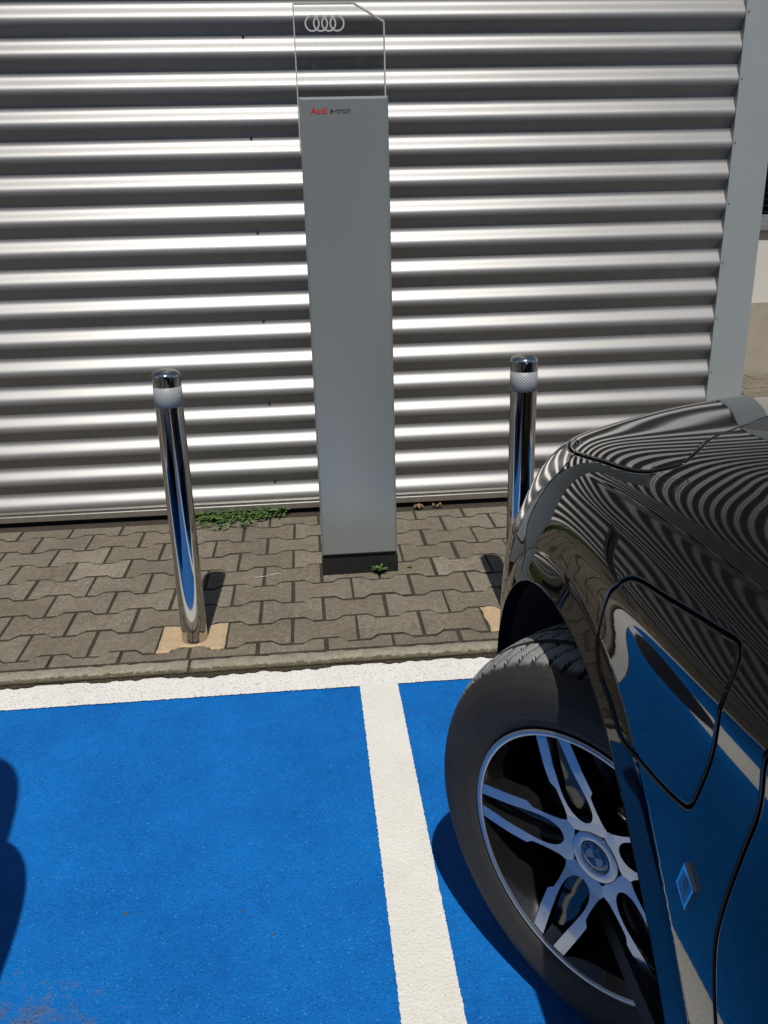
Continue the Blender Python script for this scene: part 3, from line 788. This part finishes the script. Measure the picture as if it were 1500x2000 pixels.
def seg_dist(P, C):
    """distance from points P to a dense polyline C, and the nearest point on it"""
    from mathutils import kdtree
    kd = kdtree.KDTree(len(C))
    for i, c in enumerate(C): kd.insert(c, i)
    kd.balance(); lo = C.min(0)-.02; hi = C.max(0)+.02
    d = np.full(len(P), 9.); q = P.copy(); m = ((P > lo) & (P < hi)).all(1)
    for i in np.nonzero(m)[0]:
        co, k, dist = kd.find(P[i])
        if dist > .012: continue
        best = None
        for a in (k-1, k):
            if a < 0 or a+1 >= len(C): continue
            ab = C[a+1]-C[a]; t = min(1, max(0, float((P[i]-C[a])@ab/(ab@ab)))); x = C[a]+ab*t; e = np.linalg.norm(P[i]-x)
            if best is None or e < best[0]: best = (e, x)
        d[i] = best[0]; q[i] = best[1]
    return d, q
SEAM_W, SEAM_H = .0042, .0019
SEAM_UV = {'hood_seam': np.concatenate([UVC['nose'][::-1], UVC['shut'][1:]]), 'headlight_seam': np.concatenate([UVC['lamp'], UVC['lampfront'][1:]]), 'bumper_seam': UVC['bump'], 'charge_flap_seam': UVC['flap'], 'door_seam': UVC['door']}
SEAM3 = {k: resample(at_uv(c), .003) for k, c in SEAM_UV.items()}
def flare(P):
    for cs, cz, r in ARCHES:
        rr = np.hypot(P[:, 0]-cs, np.maximum(P[:, 2], cz)-cz)-r
        m = (P[:, 1] > .6) & (rr < .05) & (P[:, 2] < .80)
        t = np.clip(1-rr/.048, 0, 1.3)
        P[m] += np.array([0, .0085, 0])*np.where(t[m] > 0, t[m]-.09*np.exp(-((rr[m]-.048)/.006)**2), 0)[:, None]
    return P
for k in SEAM3: SEAM3[k] = flare(SEAM3[k])
def seam_objects(parent):
    for name, uvc in SEAM_UV.items():
        C3 = SEAM3[name]; n = len(C3)
        # surface normal along the seam
        base = np.array([uvc[i] for i in np.linspace(0, len(uvc)-1, 80).astype(int)]); e = .02
        nn = []
        for uu, vv in base:
            g = evalgrid(NET, np.clip(np.array([uu-e, uu+e]), 0, NC-1), np.clip(np.array([vv-e, vv+e]), 0, NR-1))
            q = np.cross(g[1, 0]-g[0, 0], g[0, 1]-g[0, 0]); q /= np.linalg.norm(q)+1e-12; nn.append(q)
        nn = np.array(nn); b3 = at_uv(base); out = np.array([-.9, 0, .9])
        for i in range(len(nn)):
            ref = np.array([.15*b3[i][0] if b3[i][0] > .4 else 0, b3[i][1], .6])
            if nn[i]@ref < 0: nn[i] = -nn[i]
        d = np.linalg.norm(C3[:, None]-b3[None], axis=2); o2 = np.argsort(d, axis=1)[:, :2]
        w = 1/(np.take_along_axis(d, o2, 1)+1e-4); Nn = (nn[o2]*w[..., None]).sum(1); Nn /= np.linalg.norm(Nn, axis=1, keepdims=True)
        T = np.gradient(C3, axis=0); closed = name == 'charge_flap_seam'
        if closed: T[0] = T[-1] = C3[1]-C3[-2]
        T /= np.linalg.norm(T, axis=1, keepdims=True)+1e-12; S = np.cross(Nn, T); S /= np.linalg.norm(S, axis=1, keepdims=True)
        def pt(o, h): 
            a = C3+S*o+Nn*h; return np.stack([-a[:, 1], a[:, 0], a[:, 2]], 1)
        prof = [(-SEAM_W, 0), (-SEAM_W*.8, -.00004), (-SEAM_H*1.35, -.0003), (-SEAM_H, -.0012), (-SEAM_H*.95, -.0022), (-SEAM_H*.9, -.009), (SEAM_H*.9, -.009), (SEAM_H*.95, -.0022), (SEAM_H, -.0012), (SEAM_H*1.35, -.0003), (SEAM_W*.8, -.00004), (SEAM_W, 0)]
        k = len(prof); V = np.stack([pt(o, h) for o, h in prof], 1).reshape(-1, 3)
        I, J = np.meshgrid(np.arange(n-1), np.arange(k-1), indexing='ij'); a = (I*k+J).ravel(); Q = np.stack([a, a+1, a+k+1, a+k], 1)
        ob = npmesh(name, V, Q, 'car_black', parent); ob.data.materials.append(MATS['gap_black'])
        ob.data.polygons.foreach_set('material_index', np.where((J.ravel() >= 4) & (J.ravel() <= 6), 1, 0).astype(np.int32))
def crease(G, u, v):
    """hollow just below the upper body crease, ending in a sharp fold"""
    t = np.clip((v-8.8)/.85, 0, 1); t = t*t*(3-2*t); dn = np.clip((10-v)/.35, 0, 1); gx = np.where(v < 9.65, t, dn)
    fu = np.clip((15.0-u)/1.2, 0, 1); fu = fu*fu*(3-2*fu)
    G[..., 1] -= .0030*fu[:, None]*gx[None]
    return G
def body_half(u, v, grooves):
    G = crease(evalgrid(NET, u, v), u, v)
    du = np.gradient(G, axis=0); dv = np.gradient(G, axis=1); n = np.cross(du, dv); n /= np.linalg.norm(n, axis=-1, keepdims=True)+1e-12
    k = n[len(u)//2, len(v)//3]
    if k[1] < 0: n = -n
    sh = G.shape; P = G.reshape(-1, 3); Nn = n.reshape(-1, 3)
    flare(P)
    gap = np.full(len(P), 9.); near = P.copy()
    if grooves:
        for name, C3 in SEAM3.items():
            d, q = seg_dist(P, C3); m = d < gap; gap = np.where(m, d, gap); near[m] = q[m]
        U_, V_ = np.meshgrid(u, v, indexing='ij')
        hid = np.zeros(len(P), bool)
        for e in DOOR_U: hid |= (np.abs(U_.ravel()-e) < .006) & (V_.ravel() < 12)
        P[hid] -= Nn[hid]*.0075
    U, V = np.meshgrid((u[1:]+u[:-1])/2, (v[1:]+v[:-1])/2, indexing='ij'); U = U.ravel(); V = V.ravel()
    ni, nj = sh[:2]; I, J = np.meshgrid(np.arange(ni-1), np.arange(nj-1), indexing='ij'); a = (I*nj+J).ravel()
    Q = np.stack([a, a+1, a+nj+1, a+nj], 1)
    # wheel openings: drop faces, then pull the rim of the hole onto the arch line
    hole = np.zeros(len(P), bool)
    for cs, cz, r in ARCHES:
        rr = np.where(P[:, 2] > cz, np.hypot(P[:, 0]-cs, P[:, 2]-cz), np.abs(P[:, 0]-cs)); hole |= (rr < r) & (P[:, 1] > .55) & (P[:, 2] < .85)
    keep = ~hole[Q].all(1)
    if grooves: keep &= ~(gap[Q] < SEAM_W).any(1)
    Q = Q[keep]; U = U[keep]; V = V[keep]
    for cs, cz, r in ARCHES:
        rr = np.where(P[:, 2] > cz, np.hypot(P[:, 0]-cs, P[:, 2]-cz), np.abs(P[:, 0]-cs)); m = (rr < r) & (P[:, 1] > .55) & (P[:, 2] < .85)
        usedv = np.zeros(len(P), bool); usedv[Q.ravel()] = True; m &= usedv
        up = m & (P[:, 2] > cz)
        f = r/np.maximum(rr, 1e-6)
        P[up, 0] = cs+(P[up, 0]-cs)*f[up]; P[up, 2] = cz+(P[up, 2]-cz)*f[up]
        lo = m & (P[:, 2] <= cz); P[lo, 0] = cs+np.sign(P[lo, 0]-cs)*r
    if grooves:   # pull the ragged rim of each seam onto a smooth line beside it
        cnt = np.zeros(len(P), int); np.add.at(cnt, Q.ravel(), 1)
        m = (gap < SEAM_W+.0042) & (gap >= SEAM_W) & (cnt > 0) & (cnt < 4)
        dr = P[m]-near[m]; P[m] = near[m]+dr/np.linalg.norm(dr, axis=1, keepdims=True)*SEAM_W
    # which panel each face belongs to
    part = np.full(len(Q), 'rear_quarter', dtype=object)
    dx = np.interp(V, UVC['door'][::-1, 1], UVC['door'][::-1, 0])
    part[(U < dx) & (U > DOOR_U[0])] = 'front_door'; part[(U <= DOOR_U[0]) & (U > DOOR_U[1])] = 'rear_door'
    part[U >= dx] = 'fender'
    part[(V > 12.3) & (U <= 14.95)] = 'cowl'
    bl = np.interp(V, [0, 5.4, 5.7, 5.95, 6.2, 7], [15.9, 15.9, 15.96, 16.06, 16.13, 16.13])
    part[(U > bl) & (V < 7)] = 'front_bumper'; part[(U > 16.1)] = 'front_bumper'
    part[inside(LAMPP, U, V)] = 'headlight'
    part[inside(HOODP, U, V)] = 'hood'
    part[(U > 15.3) & (V > 12.6)] = 'hood'
    part[inside(FLAPP, U, V)] = 'charge_flap'
    part[(U < 3.2) & (V > 6) & (V < 9.5) & (U > 1.8)] = 'tail_light'
    P = np.stack([-P[:, 1], P[:, 0], P[:, 2]], 1)
    return P, Q, part
PL_, QL_, TL_ = body_half(u_samples(.0024, .03), v_samples(.0024, .012), True)
PR_, QR_, TR_ = body_half(u_samples(.03, .06), v_samples(.02, .05), False)
PR_[:, 0] *= -1; QR_ = QR_[:, ::-1]
TR_[TR_ == 'charge_flap'] = 'fender'

# ---- wheel, shared by all wheels: axle along x, outer face towards -x, forward +y
def tyre_data():
    prof = np.array([(.012, .2085), (.003, .2125), (-.003, .222), (-.0065, .240), (-.0080, .262), (-.0050, .278), (.003, .290), (.012, .2995), (.024, .3075), (.038, .3145), (.056, .3205), (.080, .3240), (.105, .3248), (.130, .3240), (.155, .3215), (.176, .3175), (.190, .3125), (.202, .3065), (.211, .298), (.217, .285), (.2195, .262), (.2185, .24), (.212, .222), (.20, .2085)])
    d = np.r_[0, np.cumsum(np.linalg.norm(np.diff(prof, axis=0), axis=1))]; t = np.linspace(0, d[-1], 150)
    X = np.interp(t, d, prof[:, 0]); R = np.interp(t, d, prof[:, 1])
    for _ in range(2):
        X[1:-1] = (X[:-2]+2*X[1:-1]+X[2:])/4; R[1:-1] = (R[:-2]+2*R[1:-1]+R[2:])/4
    n = 840; A = np.linspace(0, 2*np.pi, n, endpoint=False)
    AA, XX = np.meshgrid(A, X, indexing='ij'); RR = np.broadcast_to(R, AA.shape).copy()
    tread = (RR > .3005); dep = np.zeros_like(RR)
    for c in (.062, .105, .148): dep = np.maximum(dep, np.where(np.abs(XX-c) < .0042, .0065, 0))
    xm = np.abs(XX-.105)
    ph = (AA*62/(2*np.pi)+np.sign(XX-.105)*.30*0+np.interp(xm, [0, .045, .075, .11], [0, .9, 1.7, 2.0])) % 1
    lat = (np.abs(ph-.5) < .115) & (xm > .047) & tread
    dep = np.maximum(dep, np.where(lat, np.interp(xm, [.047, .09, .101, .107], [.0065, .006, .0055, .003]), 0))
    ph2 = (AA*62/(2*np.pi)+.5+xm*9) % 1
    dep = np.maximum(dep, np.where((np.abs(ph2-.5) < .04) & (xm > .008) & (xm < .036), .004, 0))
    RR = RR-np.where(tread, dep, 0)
    # raised rings on the sidewall
    RR2 = RR; side = np.where((R > .226) & (R < .229), .0009, 0)+np.where((R > .290) & (R < .2925), .0010, 0)
    XX = XX-np.where(XX < .05, side, 0)
    V = np.stack([XX, RR*np.cos(AA), RR*np.sin(AA)], -1).reshape(-1, 3); k = len(X)
    I, J = np.meshgrid(np.arange(n), np.arange(k-1), indexing='ij'); a = (I*k+J).ravel(); b = (((I+1) % n)*k+J).ravel()
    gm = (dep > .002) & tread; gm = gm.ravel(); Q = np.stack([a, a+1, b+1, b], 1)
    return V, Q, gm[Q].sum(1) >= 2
def face_h(r):   # depth of the spoke faces below the rim lip plane (positive = inwards)
    return float(np.interp(r, [0, .035, .06, .10, .15, .205, .22], [.031, .030, .0265, .018, .008, .0015, .001]))
def make_wheel(parent, loc, rot, flip=False):
    w = lathe('wheel', [(.2095, .010), (.2110, .0035), (.2108, .0008), (.2085, .0), (.2045, .0006), (.2025, .003), (.2000, .010), (.192, .020), (.186, .045), (.184, .10), (.188, .17), (.2, .19), (.2085, .2)], 'gloss_black', parent, 120, axis='x')
    w.location = loc; w.rotation_euler = rot
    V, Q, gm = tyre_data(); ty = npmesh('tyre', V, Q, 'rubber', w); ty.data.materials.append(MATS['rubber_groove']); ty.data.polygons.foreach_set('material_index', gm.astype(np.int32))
    lathe('rim_lip', [(.2112, .0006), (.2100, -.0012), (.2075, -.0016), (.2030, -.0006), (.2012, .0012)], 'machined_alu', w, 120, axis='x')
    r_ = np.array([.038, .050, .0545, .0575, .062, .070, .080, .094, .108, .118, .14, .17, .2012])
    l_in = np.array([-.003, -.003, -.002, .0080, .0140, .0190, .0222, .0234, .0226, .0214, .0185, .0145, .0105])
    l_out = np.array([.031, .0375, .0365, .0350, .0338, .0330, .0324, .0322, .0330, .0402, .0384, .0352, .0316])
    rs = np.unique(np.r_[np.linspace(.038, .2012, 44), np.linspace(.053, .070, 12), .108, .118])
    for k in range(5):
        th = math.radians(72*k)
        for sg in (-1, 1):
            V = []; F = []; M = []
            for r in rs:
                li, lo_ = float(np.interp(r, r_, l_in)), float(np.interp(r, r_, l_out)); lat = (li+lo_)/2*sg; wd = (lo_-li)/2
                h = face_h(r)+(2*k+(sg > 0))*.00006
                for (dl, dh) in ((-wd, .030), (-wd+.0002, .0006), (-wd+.0005, 0), (wd-.0005, 0), (wd-.0002, .0006), (wd, .030)):
                    y, z = r, lat+dl
                    V.append((h+dh, y*math.cos(th)-z*math.sin(th), y*math.sin(th)+z*math.cos(th)))
            m = 6
            for i in range(len(rs)-1):
                for b in range(5): F.append((i*m+b, i*m+b+1, (i+1)*m+b+1, (i+1)*m+b)); M.append(0 if b == 2 else 1)
            o = mesh('spoke', V, F, 'machined_alu', w); o.data.materials.append(MATS['gloss_black'])
            o.data.polygons.foreach_set('material_index', M)
        # dished black web between the two arms of a pair
        V = []; F = []
        for r in np.linspace(.058, .2, 24):
            lat = float(np.interp(r, r_, (l_in+l_out)/2)); h = face_h(r)
            for q in (-1, -.6, -.2, .2, .6, 1): V.append((h+.006+.016*(1-q*q), r*math.cos(th)-q*lat*math.sin(th), r*math.sin(th)+q*lat*math.cos(th)))
        for i in range(23):
            for b in range(5): F.append((i*6+b, i*6+b+1, i*6+7+b, i*6+6+b))
        mesh('spoke_web', V, F, 'gloss_black', w, True)
    lathe('hub_face', [(.0254, .034), (.0258, .0292), (.0275, .0288), (.0385, .0282), (.0405, .0288), (.041, .034), (.041, .06)], 'machined_alu', w, 80, axis='x')
    lathe('hub_back', [(.03, .06), (.075, .062), (.085, .10), (.03, .12)], 'gloss_black', w, 48, axis='x')
    lathe('brake_disc', [(.05, .085), (.145, .085), (.148, .088), (.148, .105), (.05, .108)], 'brake_iron', w, 72, axis='x')
    # centre cap with round emblem
    lathe('centre_cap', [(0, .0285), (.018, .0287), (.0265, .0290), (.0285, .030), (.0295, .034)], 'emblem_blue', w, 60, axis='x')
    lathe('emblem_ring', [(.0162, .0286), (.0162, .0276), (.0170, .0276), (.0170, .0286)], 'chrome_trim', w, 60, axis='x', smooth=False)
    lathe('emblem_ring', [(.0266, .0292), (.0266, .0286), (.0270, .0286), (.0270, .0294)], 'chrome_trim', w, 60, axis='x', smooth=False)
    for q in range(4):
        V = [(.0280, 0, 0)]; a0 = math.radians(68+90*q)
        for i in range(13): a = a0+math.pi/2*i/12; V.append((.0280, (.0161)*math.cos(a), (.0161)*math.sin(a)))
        mesh('emblem_quarter', V, [(0, i, i+1) for i in range(1, 13)], 'emblem_white' if q % 2 else 'emblem_blue', w)
    for ch_, an in (('B', 40), ('M', 0), ('W', -40)):
        a = math.radians(68+an+0)
        rr = .0185
        # text lies in x,y of its own frame -> right = (0,-1,0)-ish as seen from outside, up = radial
        up = Vector((0, math.cos(a), math.sin(a))); rt = Vector((-1, 0, 0)).cross(up)*-1
        nrm = Vector((-1, 0, 0)); rt = up.cross(nrm)
        mw = Matrix(((rt.x, up.x, nrm.x, .0283), (rt.y, up.y, nrm.y, up.y*rr-rt.y*.0028), (rt.z, up.z, nrm.z, up.z*rr-rt.z*.0028), (0, 0, 0, 1)))
        text_mesh('emblem_letter', ch_, .0082, 'emblem_white', w, mw, bold=.0001, depth=.0002)
    for c in w.children:
        if c.name.split('.')[0] in ('centre_cap', 'emblem_ring', 'emblem_quarter', 'emblem_letter'): c.scale = (1, .86, .86)
    return w
def copy_tree(o, parent=None):
    c = o.copy(); COL.objects.link(c); c.parent = parent
    for k in list(o.children): copy_tree(k, c)
    return c

# ---- greenhouse
def green_net():
    rows = [(1.035, [(0, .02), (.35, -.02), (.66, -.18), (.775, -.47), (.80, -1.3), (.80, -2.2), (.83, -3.24), (.70, -3.43), (0, -3.44)]),
            (1.22, [(0, -.28), (.33, -.32), (.61, -.47), (.73, -.72), (.77, -1.35), (.77, -2.2), (.83, -3.26), (.71, -3.44), (0, -3.45)]),
            (1.42, [(0, -.68), (.30, -.71), (.54, -.83), (.66, -1.0), (.70, -1.4), (.70, -2.2), (.81, -3.28), (.70, -3.45), (0, -3.46)]),
            (1.50, [(0, -.95), (.28, -.97), (.48, -1.05), (.58, -1.15), (.62, -1.5), (.62, -2.2), (.76, -3.28), (.66, -3.46), (0, -3.47)]),
            (1.545, [(0, -1.3), (.2, -1.3), (.3, -1.35), (.36, -1.4), (.37, -1.6), (.37, -2.2), (.36, -2.8), (.24, -3.2), (0, -3.25)]),
            (1.555, [(0, -1.35), (0, -1.36), (0, -1.4), (0, -1.45), (0, -1.6), (0, -2.2), (0, -2.8), (0, -3.0), (0, -3.1)])]
    return np.array([[[s, w, z] for w, s in r] for z, r in rows]).transpose(1, 0, 2)
def greenhouse(parent):
    Ng = green_net(); u = np.linspace(0, 8, 97); v = np.linspace(0, 5, 41); G = evalgrid(Ng, u, v)
    U, V = np.meshgrid((u[1:]+u[:-1])/2, (v[1:]+v[:-1])/2, indexing='ij'); U = U.ravel(); V = V.ravel()
    ni, nj = G.shape[:2]; I, J = np.meshgrid(np.arange(ni-1), np.arange(nj-1), indexing='ij'); a = (I*nj+J).ravel(); Q = np.stack([a, a+1, a+nj+1, a+nj], 1)
    lab = np.full(len(Q), 'roof', dtype=object); gl = (V > .15) & (V < 2.55)
    lab[gl & (U < 2.5)] = 'windscreen'; 
    for lo, hi in ((3.05, 4.35), (4.5, 5.55), (5.7, 6.1)): lab[gl & (U > lo) & (U < hi)] = 'side_window'
    lab[(V > .4) & (V < 2.2) & (U > 6.9)] = 'rear_window'
    P = G.reshape(-1, 3); A = np.stack([-P[:, 1], P[:, 0], P[:, 2]], 1); B = A*np.array([-1, 1, 1])
    for nme in np.unique(lab):
        q = Q[lab == nme]; mat = 'car_black' if nme == 'roof' else 'far_glass'
        if nme == 'side_window':
            npmesh(nme, A, q, mat, parent); npmesh(nme, B, q[:, ::-1], mat, parent)
        else: npmesh(nme, np.r_[A, B], np.r_[q, q[:, ::-1]+len(A)], mat, parent)

def mirror_part(parent, sx):
    # rounded shell, glass on the rear face
    V = []; F = []; n, k = 32, 20
    for i in range(k+1):
        t = i/k; y = .052-.104*t; r = math.sqrt(max(0, 1-(1-t/.6)**2)) if t < .6 else 1-.05*((t-.6)/.4)**2
        for j in range(n):
            a = 2*math.pi*j/n; c, s = math.cos(a), math.sin(a)
            ex = math.copysign(abs(c)**.7, c); ez = math.copysign(abs(s)**.7, s)
            V.append((sx*ex*.086*r, y-.030*ex*r, ez*.060*r*(1-.12*ex-.55*max(0, ex-.2))+.008*ex))
    for i in range(k):
        for j in range(n): F.append((i*n+j, i*n+(j+1) % n, (i+1)*n+(j+1) % n, (i+1)*n+j))
    F.append(tuple(range(k*n, (k+1)*n)))
    o = mesh('mirror', V, F, 'car_black', parent, True); o.location = (sx*.972, -.712, 1.13)
    V2 = [(v[0]*.9, v[1]-.002, v[2]*.9) for v in V[k*n:]]; mesh('mirror_glass', V2, [tuple(range(n))], 'chrome_trim', o)
    box('mirror_foot', (-.02-sx*.075, -.03, -.085), (.02-sx*.075, .03, -.052), 'black_plastic', o, .006)

HUBS = [(-.853, -.003), (.853, -.003), (-.853, -2.67), (.853, -2.67)]
def build_car():
    car = empty('parked_car', (1.10, -1.42, 0)); tag(car, 'glossy black plug-in hybrid car with its front wheel turned, nose to the kerb', 'car')
    Pa = np.r_[PL_, PR_]; off = len(PL_)
    names = sorted(set(TL_) | set(TR_))
    for nme in names:
        ql = QL_[TL_ == nme]; qr = QR_[TR_ == nme]+off
        mat = {'headlight': 'lamp_glass', 'panel_gap': 'gap_black', 'cowl': 'black_plastic', 'tail_light': 'tail_red'}.get(nme, 'car_black')
        if nme in ('hood', 'front_bumper', 'cowl', 'panel_gap', 'rear_quarter', 'charge_flap'):
            q = np.r_[ql, qr] if len(qr) else ql
            nm = 'rear_body' if nme == 'rear_quarter' else nme
            npmesh(nm, Pa, q, mat, car)
        else:
            if len(ql): npmesh(nme, Pa, ql, mat, car)
            if len(qr): npmesh(nme, Pa, qr, mat, car)
    greenhouse(car); seam_objects(car)
    box('underbody', (-.80, -3.3, .17), (.80, .62, .21), 'matte_black', car)
    # arch lips and inner liners
    Np = 90
    for sx in (-1, 1):
        for cs, cz, r in ARCHES:
            V = []; F = []
            T = [(-math.pi/2*0-0, None)]
            path = [(cs+r, .17), (cs+r, .23)]+[(cs+r*math.cos(a), cz+r*math.sin(a)) for a in np.linspace(0, math.pi, Np)]+[(cs-r, .23), (cs-r, .17)]
            ws = []
            for s_, z_ in path:
                d = np.abs(PL_[:, 1]-s_)+np.abs(PL_[:, 2]-z_)+np.where(PL_[:, 0] < -.55, 0, 9); ws.append(-PL_[np.argmin(d), 0])
            ws = np.array(ws); ws[2:-2] = np.convolve(np.pad(ws, 2, 'edge'), np.ones(5)/5, 'valid')[2:-2]
            for (s_, z_), w_ in zip(path, ws):
                for dw, dr in ((0.0002, 0), (.006, .0015), (.022, .002)):
                    f = 1-dr/r; V.append((sx*(w_-dw), cs+(s_-cs)*f, cz+(z_-cz)*f if z_ > cz else z_))
            for i in range(len(path)-1):
                for b in range(2): F.append((i*3+b, i*3+b+1, (i+1)*3+b+1, (i+1)*3+b))
            mesh('arch_lip', V, F, 'car_black', car, True)
            V = []; F = []
            for i, (s_, z_) in enumerate(path):
                for w_ in (ws[i]-.02, .45): V.append((sx*w_, cs+(s_-cs)*1.0, z_))
            for i in range(len(path)-1): F.append((2*i, 2*i+1, 2*i+3, 2*i+2))
            b0 = len(V)
            V += [(sx*.45, s_, z_) for s_, z_ in path]; F.append(tuple(range(b0, b0+len(path))))
            mesh('wheel_liner', V, F, 'matte_black', car)
    for sx in (-1, 1): mirror_part(car, sx)
    w0 = make_wheel(car, (0, 0, 0), (0, 0, 0))
    w0.location = (.247-1.10, -1.423+1.42, .325); w0.rotation_euler = (0, -.038, .601)
    for k, (x, y) in enumerate(HUBS[1:]):
        w = copy_tree(w0, car)
        if x > 0: w.location = (x, y, .325); w.rotation_euler = (0, 0, math.pi+(.52 if k == 0 else 0))
        else: w.location = (x-.012, y, .325); w.rotation_euler = (0, 0, 0)
    return car
car = build_car()
# ---- small plate with the letter i on the front wing
def badge(parent):
    c = at_uv([(12.27, 4.32)])[0]
    e = empty('badge_plate_frame', parent=parent)
    bpy.data.objects.remove(e)
    sw = c[1]+.0012
    # corners in (s, z); slightly slanted plate
    Pn = [(-.3655, .6615), (-.3525, .6245), (-.3765, .6100), (-.3905, .6470)]
    Pn = [(-.373+(s+.3713)*.88, .640+(z-.6358)*.88) for s, z in Pn]
    def plate(name, P, t0, t1, mat, par):
        V = [(-(sw+t0), s, z) for s, z in P]+[(-(sw+t1), s, z) for s, z in P]; n = len(P)
        F = [(i, (i+1) % n, n+(i+1) % n, n+i) for i in range(n)]+[tuple(range(n)), tuple(range(n, 2*n))]
        return mesh(name, V, F, mat, par)
    ctr = np.mean(Pn, 0)
    b = plate('badge', Pn, -.002, .0022, 'chrome_trim', parent)
    ins = [tuple(ctr+(np.array(q)-ctr)*.76) for q in Pn]; plate('badge_face', ins, .0021, .0026, 'badge_blue', b)
    A, B, Cc, D = [np.array(q) for q in ins]
    def q2(a, t): return tuple(A+(D-A)*a+(B-A)*t)
    plate('badge_letter', [q2(.30, .42), q2(.30, .96), q2(.72, .96), q2(.72, .42)], .0025, .0030, 'emblem_blue', b)
    plate('badge_letter', [q2(.30, .10), q2(.30, .32), q2(.72, .32), q2(.72, .10)], .0025, .0030, 'emblem_blue', b)
badge(car)
# ---- the car in the next bay, backed in: only its shadow reaches the picture
nb = copy_tree(car, None)
nb.location = (-1.606, -4.785, 0); nb.rotation_euler = (0, 0, math.pi)
tag(nb, 'silver car backed into the next blue bay, its tail towards the wall', 'car')
for c in list(nb.children):
    nme = c.name.split('.')[0]
    if nme in ('badge', 'charge_flap') and nme == 'badge':
        for k in list(c.children): bpy.data.objects.remove(k)
        bpy.data.objects.remove(c); continue
    if nme == 'wheel' and c.location.y > -.5:
        c.rotation_euler = (0, 0, 0 if c.location.x < 0 else math.pi); c.location = (math.copysign(.865, c.location.x), 0, .325)
    if c.type == 'MESH' and c.data.materials and c.data.materials[0].name == 'car_black':
        c.material_slots[0].link = 'OBJECT'; c.material_slots[0].material = MATS['silver_paint']
